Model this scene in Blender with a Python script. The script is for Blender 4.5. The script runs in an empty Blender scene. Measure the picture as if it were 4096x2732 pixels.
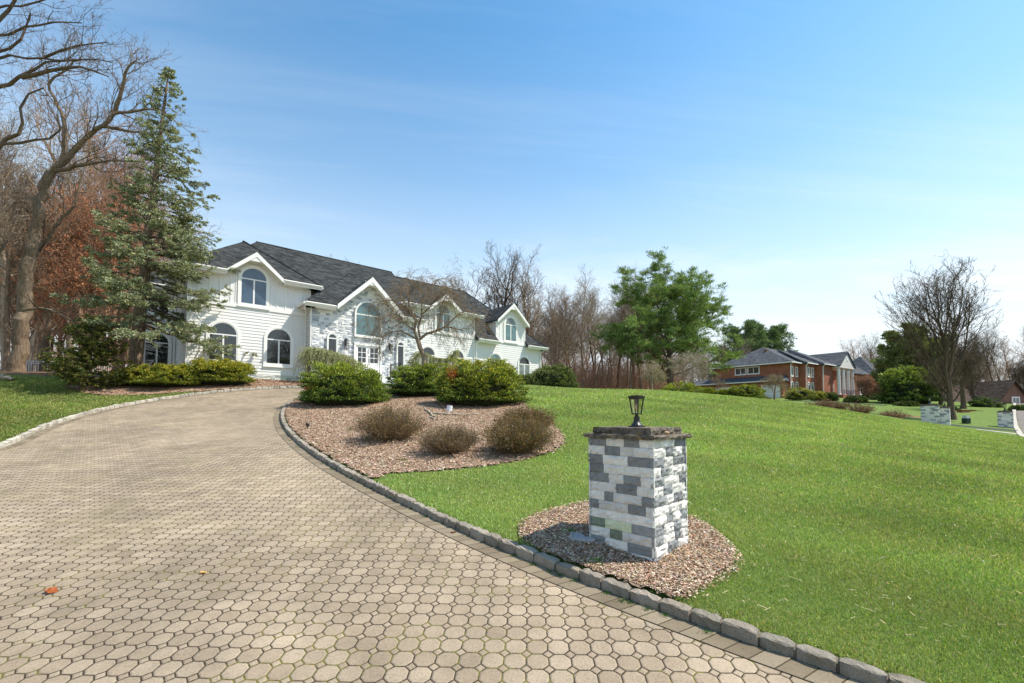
import bpy, math, random
import numpy as np
R=math.radians
rg=np.random.default_rng(7)
random.seed(7)
scene=bpy.context.scene
COL=scene.collection
# ------------------------------------------------------------------ camera model
F=1800.;CX=2048.;HY=1660.;PT=R(2.5);CY=HY-F*math.tan(PT);CH=1.6
def ray(x,y):
    xc=(x-CX)/F; yc=(CY-y)/F; c,s=math.cos(PT),math.sin(PT)
    return np.array([xc,c-yc*s,s+yc*c])
def atY(x,y,Y):
    r=ray(x,y); return r*(Y/r[1])+np.array([0,0,CH])
# ------------------------------------------------------------------ terrain height
_c=[]
def cz(X,Y,z): _c.append((X,Y,z))
def cp(x,y,Y):
    p=atY(x,y,Y); _c.append(tuple(p))
prof=[(-6,-1.3),(0,-.575),(3,-.2),(5,.05),(7,.31),(10,.72),(15,1.5),(20,2.35),(25,3.1),(28,3.4),(32,3.5),(38,3.5)]
for Y,z in prof: cz(0,Y,z)
for Y,z in prof[1:9]: cz(-7,Y,z)
for Y,z in [(0,-.575),(5,.05),(10,.74),(15,1.55),(20,2.4)]: cz(-16,Y,z)
cz(-12,25,3.35);cz(-17,24,3.55);cz(-26,24,3.8);cz(-22,20,2.75);cz(-30,31,4.25);cz(-24,33,4.2);cz(-20,29,3.85);cz(-45,45,4.6);cz(-30,60,4.6);cz(-60,20,3.6);cz(-30,0,-.4)
for X,Y in [(-13,29),(-5,33),(3,36),(-9,37),(0,43),(-15,40)]: cz(X,Y,3.5)
cz(1.45,4.7,.02);cz(4,5,.0);cz(4,2,-.32);cz(10,3,-.3);cz(6,10,.68);cz(12,10,.3);cz(20,6,-.4);cz(22,14,-.35);cz(6,16,1.6);cz(13,17,1.05);cz(20,20,.55)
cp(2300,1561,27);cp(2613,1568,27);cp(3049,1603,26);cp(3310,1638,26);cp(3571,1681,26.5);cp(3833,1716,28.5);cp(4096,1757,27)
cz(13,33,2.45);cz(20,34,1.55);cz(9,34,2.9)
cp(3000,1600,34);cp(3300,1640,34)
cp(3050,1598,48);cp(3400,1622,55);cp(3500,1645,45);cp(3620,1648,50);cp(3900,1650,48);cp(3740,1705,34);cp(3900,1702,36);cp(4060,1706,37);cp(4300,1700,36);cp(4096,1622,62);cp(4300,1622,62)
cp(2800,1597,72);cp(3250,1592,74);cp(3420,1596,86);cp(2500,1566,46);cp(2500,1560,80);cp(2100,1540,80);cz(45,110,5);cz(0,110,6);cz(90,100,5);cz(90,60,3.2);cz(60,20,-1.5)
_c=np.array(_c)
def _U(d2): return np.where(d2>0,d2*np.log(np.maximum(d2,1e-9)),0)
NC=len(_c);K=_U(((_c[:,None,:2]-_c[None,:,:2])**2).sum(2))+np.eye(NC)*.6
Pm=np.c_[np.ones(NC),_c[:,:2]]
Am=np.block([[K,Pm],[Pm.T,np.zeros((3,3))]])
_w=np.linalg.solve(Am,np.r_[_c[:,2],0,0,0])
def H(x,y):
    x=np.asarray(x,float);y=np.asarray(y,float);sh=x.shape
    X=np.clip(x.ravel(),-70,95);Y=np.clip(y.ravel(),-8,118);out=np.empty(X.size)
    for i in range(0,X.size,20000):
        a=X[i:i+20000];b=Y[i:i+20000]
        d2=(a[:,None]-_c[None,:,0])**2+(b[:,None]-_c[None,:,1])**2
        out[i:i+20000]=_U(d2)@_w[:NC]+_w[NC]+_w[NC+1]*a+_w[NC+2]*b
    out=out.reshape(sh)
    return out if sh else float(out)
_Hx=np.arange(-72,98,.5);_Hy=np.arange(-9,120,.5)
_HG=H(*np.meshgrid(_Hx,_Hy))
def bil(Gd,x0,y0,st,x,y):
    fx=np.clip((np.asarray(x,float)-x0)/st,0,Gd.shape[1]-1.001);fy=np.clip((np.asarray(y,float)-y0)/st,0,Gd.shape[0]-1.001)
    i=fx.astype(int);j=fy.astype(int);a=fx-i;b=fy-j
    return (Gd[j,i]*(1-a)+Gd[j,i+1]*a)*(1-b)+(Gd[j+1,i]*(1-a)+Gd[j+1,i+1]*a)*b
def H(x,y):
    r=bil(_HG,-72,-9,.5,x,y);return r if np.ndim(r) else float(r)
def gnd(px,py):
    """point where the line of sight through a photo pixel meets the ground"""
    r=ray(px,py);r=r/r[1];lo=None;t=1.5
    prev=t
    while t<130:
        p=r*t;
        if CH+p[2]<H(p[0],p[1]):
            a,b=prev,t
            for _ in range(12):
                m=(a+b)/2
                if CH+r[2]*m<H(r[0]*m,r[1]*m): b=m
                else: a=m
            return (r[0]*b,r[1]*b)
        prev=t;t*=1.015
    return (r[0]*60,r[1]*60)
def colY(px,Y): return ((px-CX)/F*Y, Y)
# ------------------------------------------------------------------ mesh builder
class G:
    def __init__(s): s.v=[];s.f=[];s.m=[];s.c=[];s.n=0
    def add(s,v,f,mat=0,col=None):
        v=np.asarray(v,float).reshape(-1,3)
        if isinstance(f,np.ndarray): f=[f]
        else: f=[np.asarray([q]) for q in f]
        for q in f: s.f.append(q+s.n);s.m.append(np.full(len(q),mat))
        s.v.append(v)
        if col is None: col=(1,1,1)
        c=np.ones((len(v),4));c[:,:3]=col;s.c.append(c);s.n+=len(v)
    def box(s,x0,x1,y0,y1,z0,z1,mat=0,col=None):
        v=[(x,y,z) for z in (z0,z1) for y in (y0,y1) for x in (x0,x1)]
        s.add(v,np.array([[0,2,3,1],[4,5,7,6],[0,1,5,4],[2,6,7,3],[0,4,6,2],[1,3,7,5]]),mat,col)
    def prism(s,poly,z0,z1,axis='z',mat=0,col=None,both=True):
        """poly of 2d points extruded along axis; for 'y' the 2d points are (x,z)"""
        n=len(poly)
        def P(p,h): return (p[0],p[1],h) if axis=='z' else ((p[0],h,p[1]) if axis=='y' else (h,p[0],p[1]))
        v=[P(p,z0) for p in poly]+[P(p,z1) for p in poly]
        f=[[i,(i+1)%n,n+(i+1)%n,n+i] for i in range(n)]
        s.add(v,f+[list(range(n))[::-1],list(range(n,2*n))],mat,col)
    def lathe(s,prof,cx=0,cy=0,seg=20,mat=0,col=None,mod=None):
        v=[];k=len(prof)
        for r,z in prof:
            for i in range(seg):
                a=2*math.pi*i/seg; rr=r*(mod(i) if mod else 1); v.append((cx+rr*math.cos(a),cy+rr*math.sin(a),z))
        f=[[j*seg+i,j*seg+(i+1)%seg,(j+1)*seg+(i+1)%seg,(j+1)*seg+i] for j in range(k-1) for i in range(seg)]
        f+= [list(range(seg))[::-1],[ (k-1)*seg+i for i in range(seg)]]
        s.add(v,f,mat,col)
    def tube(s,pts,rad,seg=6,mat=0,col=None):
        S=Segs();S.poly(np.asarray(pts,float),np.broadcast_to(rad,len(pts)).astype(float));v,f=S.mesh(seg);s.add(v,f,mat,col)
    def mesh(s,name,mats,smooth=False,uv=False):
        me=bpy.data.meshes.new(name)
        V=np.concatenate(s.v) if s.v else np.zeros((0,3))
        me.vertices.add(len(V));me.vertices.foreach_set('co',V.ravel())
        loops=np.concatenate([q.ravel() for q in s.f]);tot=np.concatenate([np.full(len(q),q.shape[1]) for q in s.f])
        st=np.r_[0,np.cumsum(tot)[:-1]]
        me.loops.add(len(loops));me.loops.foreach_set('vertex_index',loops.astype(np.int32))
        me.polygons.add(len(tot));me.polygons.foreach_set('loop_start',st.astype(np.int32));me.polygons.foreach_set('loop_total',tot.astype(np.int32))
        me.polygons.foreach_set('material_index',np.concatenate(s.m).astype(np.int32))
        me.update(calc_edges=True)
        me.polygons.foreach_set('use_smooth',np.full(len(tot),smooth))
        a=me.color_attributes.new('Col','FLOAT_COLOR','POINT');a.data.foreach_set('color',np.concatenate(s.c).astype(np.float32).ravel())
        if uv:
            nn=np.empty(len(tot)*3,np.float32);me.polygons.foreach_get('normal',nn);nn=nn.reshape(-1,3)
            N=np.repeat(nn,tot,axis=0);P=V[loops]
            h=np.hypot(N[:,0],N[:,1]);flat=h<.05;hh=np.where(flat,1,h)
            T=np.c_[-N[:,1]/hh,N[:,0]/hh,np.zeros(len(N))];T[flat]=(1,0,0)
            S_=np.cross(N,T);S_[flat]=(0,1,0)
            u=me.uv_layers.new(name='UVMap');u.data.foreach_set('uv',np.c_[(P*T).sum(1),(P*S_).sum(1)].astype(np.float32).ravel())
        for m in (mats if isinstance(mats,(list,tuple)) else [mats]): me.materials.append(m)
        me.validate();return me
    def obj(s,name,mats,parent=None,loc=None,**k):
        o=bpy.data.objects.new(name,s.mesh(name,mats,**k));COL.objects.link(o)
        if parent is not None: o.parent=parent
        if loc is not None: o.location=loc
        return o
def _objs(s,name,mats,parent=None,**k):
    out=[]
    for i in range(len(s.v)): pass
    # regroup faces by the vertex block they use
    st=np.r_[0,np.cumsum([len(v) for v in s.v])]
    fl=[(q,m) for q,m in zip(s.f,s.m)]
    for i in range(len(s.v)):
        g=G();g.v=[s.v[i]];g.c=[s.c[i]];g.n=len(s.v[i])
        for q,m in fl:
            if st[i]<=q.min()<st[i+1]: g.f.append(q-st[i]);g.m.append(m)
        out.append(g.obj(name,mats,parent,**k))
    return out
G.objs=_objs
def tag(o,label=None,cat=None,group=None,kind=None):
    if label:o['label']=label
    if cat:o['category']=cat
    if group:o['group']=group
    if kind:o['kind']=kind
    return o
def thing(name,label,cat,loc=(0,0,0),rz=0,group=None):
    o=bpy.data.objects.new(name,None);COL.objects.link(o);o.location=loc;o.rotation_euler=(0,0,rz);o.empty_display_size=.3
    return tag(o,label,cat,group)
def copy_tree(o,parent=None):
    c=o.copy();COL.objects.link(c);c.parent=parent
    for ch in list(o.children): copy_tree(ch,c)
    return c
# ------------------------------------------------------------------ branch segments
def nrm(a): return a/np.maximum(np.linalg.norm(a,axis=-1,keepdims=True),1e-9)
class Segs:
    def __init__(s): s.a=[]
    def poly(s,p,r):
        t=np.diff(p,axis=0);t=nrm(t);T=np.vstack([t[:1],nrm(t[:-1]+t[1:]) if len(t)>1 else t[:0],t[-1:]])
        md=np.abs(p[-1]-p[0]);rf_=np.eye(3)[int(np.argmin(md))]
        s.a.append(np.hstack([p[:-1],p[1:],T[:-1],T[1:],r[:-1,None],r[1:,None],np.broadcast_to(rf_,(len(t),3))]))
    def raw(s,p0,p1,r0,r1):
        t=nrm(p1-p0);s.a.append(np.hstack([p0,p1,t,t,np.broadcast_to(r0,len(p0))[:,None],np.broadcast_to(r1,len(p0))[:,None],np.eye(3)[np.argmin(np.abs(t),axis=1)]]))
    def arr(s): return np.concatenate(s.a) if s.a else np.zeros((0,17))
    def mesh(s,seg=5):
        A=s.arr();n=len(A);out=[]
        for k,(pi,ti,ri) in enumerate(((0,6,12),(3,9,13))):
            P=A[:,pi:pi+3];T=A[:,ti:ti+3];r=A[:,ri]
            up=A[:,14:17]
            X=nrm(np.cross(up,T));Yv=np.cross(T,X)
            for j in range(seg):
                a=2*math.pi*j/seg;out.append(P+(X*math.cos(a)+Yv*math.sin(a))*r[:,None])
        V=np.stack(out,1).reshape(-1,3)
        b=(np.arange(n)*2*seg)[:,None]
        f=np.concatenate([np.hstack([b+j,b+(j+1)%seg,b+seg+(j+1)%seg,b+seg+j]) for j in range(seg)])
        return V,f
def grow(S,rng,p,d,L,r,lv,c,out):
    n=c['n'][lv];st=L/n;pts=[p];dd=d;rad=[r];tp=c['tip'][lv]
    for i in range(n):
        dd=dd+rng.normal(0,c['wig'][lv],3)+np.array([0,0,c['up'][lv]])*st/max(L,1e-3)
        dd=dd/np.linalg.norm(dd);p=p+dd*st;pts.append(p);rad.append(r*(1-(1-tp)*(i+1)/n))
    pts=np.array(pts);rad=np.array(rad);S[lv].poly(pts,rad)
    sprout(S,rng,pts,rad,L,lv,c,out)
def sprout(S,rng,pts,rad,L,lv,c,out,kids=None):
    if lv+1>=c['levels']:
        out.append((pts,rad,L));return
    k=c['kids'][lv] if kids is None else kids
    az=rng.uniform(0,6.28);n=len(pts)-1
    for i in range(k):
        f=c['start'][lv]+(1-c['start'][lv])*((i+rng.uniform(.1,.9))/k);f=min(f,.985)
        q=f*n;j=min(int(q),n-1);w=q-j;P=pts[j]*(1-w)+pts[j+1]*w;T=pts[j+1]-pts[j];T=T/np.linalg.norm(T);rr=rad[j]*(1-w)+rad[j+1]*w
        az+=2.4+rng.normal(0,.5);ang=c['ang'][lv]*rng.uniform(.75,1.25)
        a=np.cross(T,[0,0,1.] if abs(T[2])<.9 else [1.,0,0]);a/=np.linalg.norm(a);b=np.cross(T,a)
        D=T*math.cos(ang)+(a*math.cos(az)+b*math.sin(az))*math.sin(ang)
        LL=L*c['lr'][lv]*(1-c['sh'][lv]*f)*rng.uniform(.7,1.2)
        grow(S,rng,P,D,LL,min(rr*.75,r_of(LL,c)),lv+1,c,out)
def r_of(L,c): return c['rl']*L
def twigs(rng,out,per,L,r,up=.25,ang=.8,jit=.35):
    """vectorised last level: short forked twigs along the finest branches"""
    P=[];T=[];
    for pts,rad,Lb in out:
        n=len(pts)-1;k=max(1,int(round(per*Lb)));q=rng.uniform(.1,1,k)*n;j=np.minimum(q.astype(int),n-1);w=(q-j)[:,None]
        P.append(pts[j]*(1-w)+pts[j+1]*w);T.append(nrm(pts[j+1]-pts[j]))
        P.append(pts[-1:]);T.append(nrm(pts[-1:]-pts[-2:-1]))
    P=np.concatenate(P);T=np.concatenate(T);n=len(P)
    D=nrm(T+nrm(rng.normal(0,1,(n,3)))*ang+[0,0,up]);l=(L*rng.uniform(.5,1.3,n))[:,None]
    S=Segs();m=P+D*l*.5;D2=nrm(D+rng.normal(0,jit,(n,3))+[0,0,up*.5]);e=m+D2*l*.5
    S.raw(P,m,r,r*.7);S.raw(m,e,r*.7,r*.35)
    D3=nrm(D+rng.normal(0,.6,(n,3)));S.raw(m,m+D3*l*.4,r*.6,r*.3)
    return S,e,D2
def leaves(rng,P,size,col,spread=.5,aspect=.5,up=None,D=None,curl=0):
    """one four-cornered leaf per point"""
    n=len(P);size=np.broadcast_to(size,n)[:,None]
    if D is None: D=rng.normal(0,1,(n,3))
    else: D=D+rng.normal(0,spread,(n,3))
    if up: D=D+[0,0,up]
    D=nrm(D);S=nrm(np.cross(D,rng.normal(0,1,(n,3))))
    a=P;b=P+D*size*.45+S*size*aspect*.5;c=P+D*size;d=P+D*size*.45-S*size*aspect*.5
    V=np.stack([a,b,c,d],1).reshape(-1,3);f=(np.arange(n)*4)[:,None]+np.arange(4)
    return V,f,np.repeat(col,4,axis=0)
def vary(rng,n,cols,jit=.12,w=None):
    cols=np.array(cols);i=rng.choice(len(cols),n,p=w);c=cols[i]*(1+rng.normal(0,jit,(n,1)))
    return np.clip(c*(1+rng.normal(0,jit*.4,(n,3))),.004,1)
# ------------------------------------------------------------------ materials
class NT:
    def __init__(s,name):
        s.m=bpy.data.materials.new(name);s.m.use_nodes=True;s.t=s.m.node_tree;s.t.nodes.clear();s.N=s.t.nodes
        s.out=s.n('ShaderNodeOutputMaterial')
    def n(s,ty,**k):
        o=s.N.new(ty)
        for a,b in k.items():
            if a in ('ins',):
                for i,v in b.items(): s.set(o,i,v)
            else: setattr(o,a,b)
        return o
    def set(s,o,i,v):
        if isinstance(v,bpy.types.NodeSocket): s.t.links.new(v,o.inputs[i])
        else:
            if isinstance(v,tuple) and len(v)==3 and o.inputs[i].type=='RGBA': v=v+(1,)
            o.inputs[i].default_value=v
    def math(s,op,a,b=0.,c=None,clamp=False):
        o=s.n('ShaderNodeMath',operation=op,use_clamp=clamp);s.set(o,0,a);s.set(o,1,b)
        if c is not None:s.set(o,2,c)
        return o.outputs[0]
    def mix(s,f,a,b,ty='MIX'):
        o=s.n('ShaderNodeMix',data_type='RGBA',blend_type=ty);s.set(o,0,f);s.set(o,6,a);s.set(o,7,b);return o.outputs[2]
    def noise(s,sc,det=3,vec=None,rough=.55,out=0,dist=0):
        o=s.n('ShaderNodeTexNoise');s.set(o,'Scale',sc);s.set(o,'Detail',float(det));s.set(o,'Roughness',rough);s.set(o,'Distortion',dist)
        if vec is not None:s.set(o,'Vector',vec)
        return o.outputs[out]
    def ramp(s,f,pts):
        o=s.n('ShaderNodeValToRGB');e=o.color_ramp.elements
        while len(e)<len(pts): e.new(.5)
        for q,(p,c) in zip(e,pts): q.position=p;q.color=(c,c,c,1) if not isinstance(c,tuple) else c+(1,)
        s.set(o,0,f);return o.outputs[0]
    def bump(s,h,st=.5,d=.02,nrm=None):
        o=s.n('ShaderNodeBump');s.set(o,'Strength',st);s.set(o,'Distance',d);s.set(o,'Height',h)
        if nrm is not None:s.set(o,'Normal',nrm)
        return o.outputs[0]
    def pbr(s,col,rough=.7,nor=None,spec=.5,metal=0,emit=None):
        o=s.n('ShaderNodeBsdfPrincipled');s.set(o,'Base Color',col);s.set(o,'Roughness',rough);s.set(o,'Specular IOR Level',spec);s.set(o,'Metallic',metal)
        if nor is not None:s.set(o,'Normal',nor)
        s.t.links.new(o.outputs[0],s.out.inputs[0]);return s.m
    def oc(s): return s.n('ShaderNodeTexCoord').outputs['Object']
    def uv(s): return s.n('ShaderNodeTexCoord').outputs['UV']
    def attr(s): return s.n('ShaderNodeAttribute',attribute_name='Col').outputs[0]
def plain(name,col,rough=.6,spec=.4,nz=.12,sc=6,metal=0,bump=0.):
    t=NT(name);n=t.noise(sc,4,t.oc());f=t.ramp(n,[(.3,1-nz),(.7,1+nz*.0)])
    c=t.mix(1.,col,f,'MULTIPLY');return t.pbr(c,rough,t.bump(t.noise(sc*12,3,t.oc()),.3,bump) if bump else None,spec,metal)
def foliage(name,trans=.3,rough=.55):
    t=NT(name);c=t.attr();d=t.n('ShaderNodeBsdfDiffuse');t.set(d,0,c);tr=t.n('ShaderNodeBsdfTranslucent');t.set(tr,0,t.mix(1.,c,(1.25,1.2,.6),'MULTIPLY'))
    m=t.n('ShaderNodeMixShader');t.set(m,0,trans);t.set(m,1,d.outputs[0]);t.set(m,2,tr.outputs[0])
    g=t.n('ShaderNodeBsdfGlossy');t.set(g,'Roughness',rough);t.set(g,0,(.8,.8,.8));m2=t.n('ShaderNodeMixShader');t.set(m2,0,.035);t.set(m2,1,m.outputs[0]);t.set(m2,2,g.outputs[0])
    t.t.links.new(m2.outputs[0],t.out.inputs[0]);return t.m
def attrmat(name,rough=.85,spec=.2,nz=.25,sc=20,bump=.004):
    t=NT(name);n=t.noise(sc,4,t.oc());c=t.mix(1.,t.attr(),t.ramp(n,[(.3,1-nz),(.7,1.)]),'MULTIPLY')
    return t.pbr(c,rough,t.bump(t.noise(sc*3,4,t.oc()),.6,bump),spec)
def bark(name,a,b,sc=5):
    t=NT(name);v=t.n('ShaderNodeMapping');t.set(v,0,t.oc());t.set(v,'Scale',(1.,1.,.22))
    n=t.noise(sc*3,6,v.outputs[0],.65);n2=t.noise(.7,3,t.oc())
    c=t.mix(t.ramp(n,[(.35,0.),(.65,1.)]),a,b);c=t.mix(t.math('MULTIPLY',n2,.4),c,(b[0]*1.25,b[1]*1.25,b[2]*1.15))
    return t.pbr(c,.9,t.bump(n,.9,.03),.15)
M={}
M['foliage']=foliage('foliage')
M['needle']=foliage('needles',.18,.6)
M['grass']=foliage('grass_blades',.35,.5)
M['bark']=bark('grey_brown_bark',(.12,.085,.058),(.33,.25,.18))
M['bark_trunk']=bark('rugged_trunk_bark',(.075,.052,.036),(.25,.185,.13))
M['bark_dark']=bark('dark_bark',(.05,.037,.026),(.15,.11,.078))
M['bark_pale']=bark('pale_bark',(.19,.15,.11),(.42,.35,.27))
M['bark_red']=bark('reddish_twig_bark',(.17,.095,.06),(.34,.21,.14))
M['white']=plain('white_painted_trim',(.82,.805,.77),.5,.4,.05,3)
M['siding']=plain('white_siding',(.74,.73,.71),.6,.35,.06,1.5)
M['boxgreen']=plain('dark_green_box_paint',(.015,.045,.028),.5,.4,.15,8)
M['black']=plain('black_metal',(.012,.012,.013),.42,.5,.2,30)
M['steelwhite']=plain('white_fence_paint',(.72,.73,.74),.4,.5,.05,9)
M['stone']=None
t=NT('ledger_stone');oc=t.oc();c=t.attr();n1=t.noise(9,6,oc,.7);n2=t.noise(60,4,oc,.6)
c=t.mix(1.,c,t.ramp(n1,[(.28,.80),(.6,1.)]),'MULTIPLY')
c=t.mix(t.ramp(t.noise(45,5,oc,.75,dist=1.),[(.62,0.),(.70,.45)]),c,(.62,.62,.62))
vz=t.noise(3.2,5,oc,.6,dist=2.);c=t.mix(t.ramp(vz,[(.485,0.),(.5,.30),(.515,0.)]),c,(.30,.24,.18))
M['stone']=t.pbr(c,.8,t.bump(t.math('ADD',n1,t.math('MULTIPLY',n2,.35)),.55,.02),.25)
t=NT('weathered_bluestone');oc=t.oc();n=t.noise(14,6,oc,.65);c=t.mix(t.ramp(n,[(.35,0.),(.65,1.)]),(.055,.045,.036),(.20,.165,.13))
c=t.mix(t.ramp(t.noise(7,4,oc,.6),[(.56,0.),(.66,.75)]),c,(.30,.19,.055));c=t.mix(t.ramp(t.noise(40,4,oc),[(.6,0.),(.72,.5)]),c,(.42,.40,.36))
M['bluestone']=t.pbr(c,.9,t.bump(n,.9,.02),.2)
def brickmat(name,c1,c2,mort,bw,bh,ms=.012,bump=.01,rough=.85,vary_=.4,noise=.25):
    t=NT(name);b=t.n('ShaderNodeTexBrick');t.set(b,'Vector',t.uv());t.set(b,'Color1',c1);t.set(b,'Color2',c2);t.set(b,'Mortar',mort);t.set(b,'Scale',1.)
    t.set(b,'Brick Width',bw);t.set(b,'Row Height',bh);t.set(b,'Mortar Size',ms);t.set(b,'Mortar Smooth',.1);t.set(b,'Bias',0.)
    c=t.mix(1.,b.outputs[0],t.ramp(t.noise(1.1,5,t.oc()),[(.3,1-noise),(.7,1.)]),'MULTIPLY')
    c=t.mix(1.,c,t.ramp(t.noise(25,4,t.oc()),[(.3,1-noise),(.7,1.)]),'MULTIPLY')
    return t.pbr(c,rough,t.bump(t.math('SUBTRACT',1.,b.outputs[1]),.6,bump),.2)
M['brick']=brickmat('red_brick',(.33,.095,.05),(.46,.16,.09),(.42,.30,.22),.22,.075,.007)
M['brick_dull']=brickmat('brown_brick',(.21,.09,.06),(.30,.14,.10),(.3,.24,.2),.22,.075,.007)
def shingle(name,c1,c2):
    t=NT(name);b=t.n('ShaderNodeTexBrick');t.set(b,'Vector',t.uv());t.set(b,'Color1',c1);t.set(b,'Color2',c2);t.set(b,'Mortar',tuple(x*.35 for x in c1));t.set(b,'Scale',1.)
    t.set(b,'Brick Width',.30);t.set(b,'Row Height',.145);t.set(b,'Mortar Size',.010);t.set(b,'Mortar Smooth',.5);b.offset=.37
    s2=t.n('ShaderNodeTexBrick');mp=t.n('ShaderNodeMapping');t.set(mp,0,t.uv());t.set(mp,'Location',(.11,0,0));t.set(s2,'Vector',mp.outputs[0]);t.set(s2,'Color1',(.7,.7,.7));t.set(s2,'Color2',(1.2,1.2,1.2));t.set(s2,'Mortar',(1,1,1));t.set(s2,'Scale',1.);t.set(s2,'Brick Width',.62);t.set(s2,'Row Height',.145);t.set(s2,'Mortar Size',0.)
    c=t.mix(1.,b.outputs[0],s2.outputs[0],'MULTIPLY');c=t.mix(1.,c,t.ramp(t.noise(.8,5,t.oc()),[(.3,.93),(.7,1.04)]),'MULTIPLY')
    c=t.mix(1.,c,t.ramp(t.noise(60,3,t.oc()),[(.3,.75),(.7,1.15)]),'MULTIPLY')
    return t.pbr(c,.95,t.bump(t.math('SUBTRACT',1.,b.outputs[1]),.8,.012),.03)
M['roof']=shingle('charcoal_shingles',(.036,.039,.041),(.080,.085,.086))
M['roof_brown']=shingle('brown_shingles',(.085,.062,.050),(.15,.115,.095))
M['roof2']=shingle('grey_shingles',(.085,.090,.10),(.15,.155,.165))
def glass(name,base,rough=.03,spec=.9):
    t=NT(name);n=t.noise(1.3,3,t.oc());return t.pbr(t.mix(t.ramp(n,[(.35,0.),(.65,1.)]),base,tuple(x*.5 for x in base)),rough,t.bump(t.noise(.9,2,t.oc()),.10,.05),spec)
M['glass']=glass('dark_window_glass',(.018,.026,.030),.02,1.)
M['glass_sky_refl']=glass('painted_sky_reflection_glass',(.045,.085,.14),.03,1.)  # reflected sky painted into the glass colour
M['glass_teal_refl']=glass('painted_teal_reflection_glass',(.10,.20,.21),.04,1.)  # teal base colour stands in for a reflection in the panes
M['glass_curtain']=glass('curtained_window_glass',(.22,.26,.25),.1)
# paved drive: octagons with small squares between
t=NT('octagon_pavers');oc=t.oc();mp=t.n('ShaderNodeMapping');t.set(mp,0,oc);t.set(mp,'Rotation',(0,0,R(2.)));sx=t.n('ShaderNodeSeparateXYZ')
wob=t.noise(1.5,2,oc,out=1);wv=t.n('ShaderNodeVectorMath',operation='MULTIPLY_ADD');t.set(wv,0,wob);wv.inputs[1].default_value=(.03,.03,0);t.set(wv,2,mp.outputs[0]);t.set(sx,0,wv.outputs[0])
pp=.162
def cell(v):
    s_=t.math('DIVIDE',v,pp);i=t.math('FLOOR',s_);return t.math('SUBTRACT',t.math('SUBTRACT',s_,i),.5),i
fx,ix=cell(sx.outputs[0]);fy,iy=cell(sx.outputs[1])
ax=t.math('ABSOLUTE',fx);ay=t.math('ABSOLUTE',fy);mx=t.math('MAXIMUM',ax,ay);sm=t.math('ADD',ax,ay);CC=.735
isq=t.math('GREATER_THAN',sm,CC);dd=t.math('MULTIPLY',t.math('SUBTRACT',CC,sm),.7071)
do=t.math('MINIMUM',t.math('SUBTRACT',.5,mx),dd);ds=t.math('MULTIPLY',dd,-1.)
dist=t.math('MAXIMUM',t.math('MULTIPLY',t.math('SUBTRACT',1.,isq),do),t.math('MULTIPLY',isq,ds))
gx_=t.math('ADD',ix,t.math('MULTIPLY',isq,t.math('ADD',t.math('GREATER_THAN',fx,0.),.37)));gy_=t.math('ADD',iy,t.math('MULTIPLY',isq,t.math('ADD',t.math('GREATER_THAN',fy,0.),.37)))
cv=t.n('ShaderNodeCombineXYZ');t.set(cv,0,gx_);t.set(cv,1,gy_);wn=t.n('ShaderNodeTexWhiteNoise');wn.noise_dimensions='2D';t.set(wn,'Vector',cv.outputs[0])
jit=t.math('ADD',dist,t.math('MULTIPLY',t.math('SUBTRACT',t.noise(55,3,oc),.5),.05))
joint=t.ramp(jit,[(.020,1.),(.044,0.)])
base=t.mix(wn.outputs[0],(.325,.252,.176),(.400,.318,.228))
base=t.mix(1.,base,t.ramp(t.noise(.33,6,oc,.65),[(.34,.70),(.64,1.12)]),'MULTIPLY')
base=t.mix(1.,base,t.ramp(t.noise(2.4,5,oc,.6),[(.3,.78),(.7,1.08)]),'MULTIPLY')
sp=t.noise(150,3,oc,.8);base=t.mix(1.,base,t.ramp(t.noise(62,4,oc,.85),[(.30,.62),(.46,.96),(.60,1.06),(.72,1.38)]),'MULTIPLY');base=t.mix(1.,base,t.ramp(sp,[(.30,.55),(.48,1.),(.62,1.08),(.74,1.5)]),'MULTIPLY')
moss=t.ramp(t.math('MULTIPLY',t.noise(1.1,4,oc,.6),t.math('ADD',t.noise(14,2,oc),.5)),[(.50,0.),(.60,1.)])
jc=t.mix(moss,(.040,.028,.017),(.12,.11,.018))
base=t.mix(joint,base,jc)
hgt=t.math('SUBTRACT',t.ramp(dist,[(.01,0.),(.09,1.)]),t.math('MULTIPLY',sp,-.10))
M['paver']=t.pbr(base,.9,t.bump(hgt,.55,.012),.2)
t=NT('border_pavers');b=t.n('ShaderNodeTexBrick');t.set(b,'Vector',t.uv());t.set(b,'Color1',(.19,.15,.10));t.set(b,'Color2',(.29,.235,.165));t.set(b,'Mortar',(.07,.055,.03));t.set(b,'Scale',1.);t.set(b,'Brick Width',.165);t.set(b,'Row Height',.205);t.set(b,'Mortar Size',.006);t.set(b,'Mortar Smooth',.3);b.offset=0.
oc=t.oc();c=t.mix(1.,b.outputs[0],t.ramp(t.noise(1.6,5,oc),[(.3,.7),(.7,1.05)]),'MULTIPLY');c=t.mix(1.,c,t.ramp(t.noise(120,3,oc,.8),[(.3,.6),(.5,1.),(.75,1.35)]),'MULTIPLY')
M['border']=t.pbr(c,.9,t.bump(t.math('SUBTRACT',1.,b.outputs[1]),.6,.012),.2)
t=NT('granite_kerb');oc=t.oc();c=t.mix(1.,t.attr(),t.ramp(t.noise(90,4,oc,.8),[(.3,.55),(.5,.95),(.75,1.35)]),'MULTIPLY');c=t.mix(t.ramp(t.noise(3,4,oc),[(.5,0.),(.66,.5)]),c,(.10,.085,.06))
M['kerb']=t.pbr(c,.85,t.bump(t.noise(22,6,oc,.7),.9,.03),.25)
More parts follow.
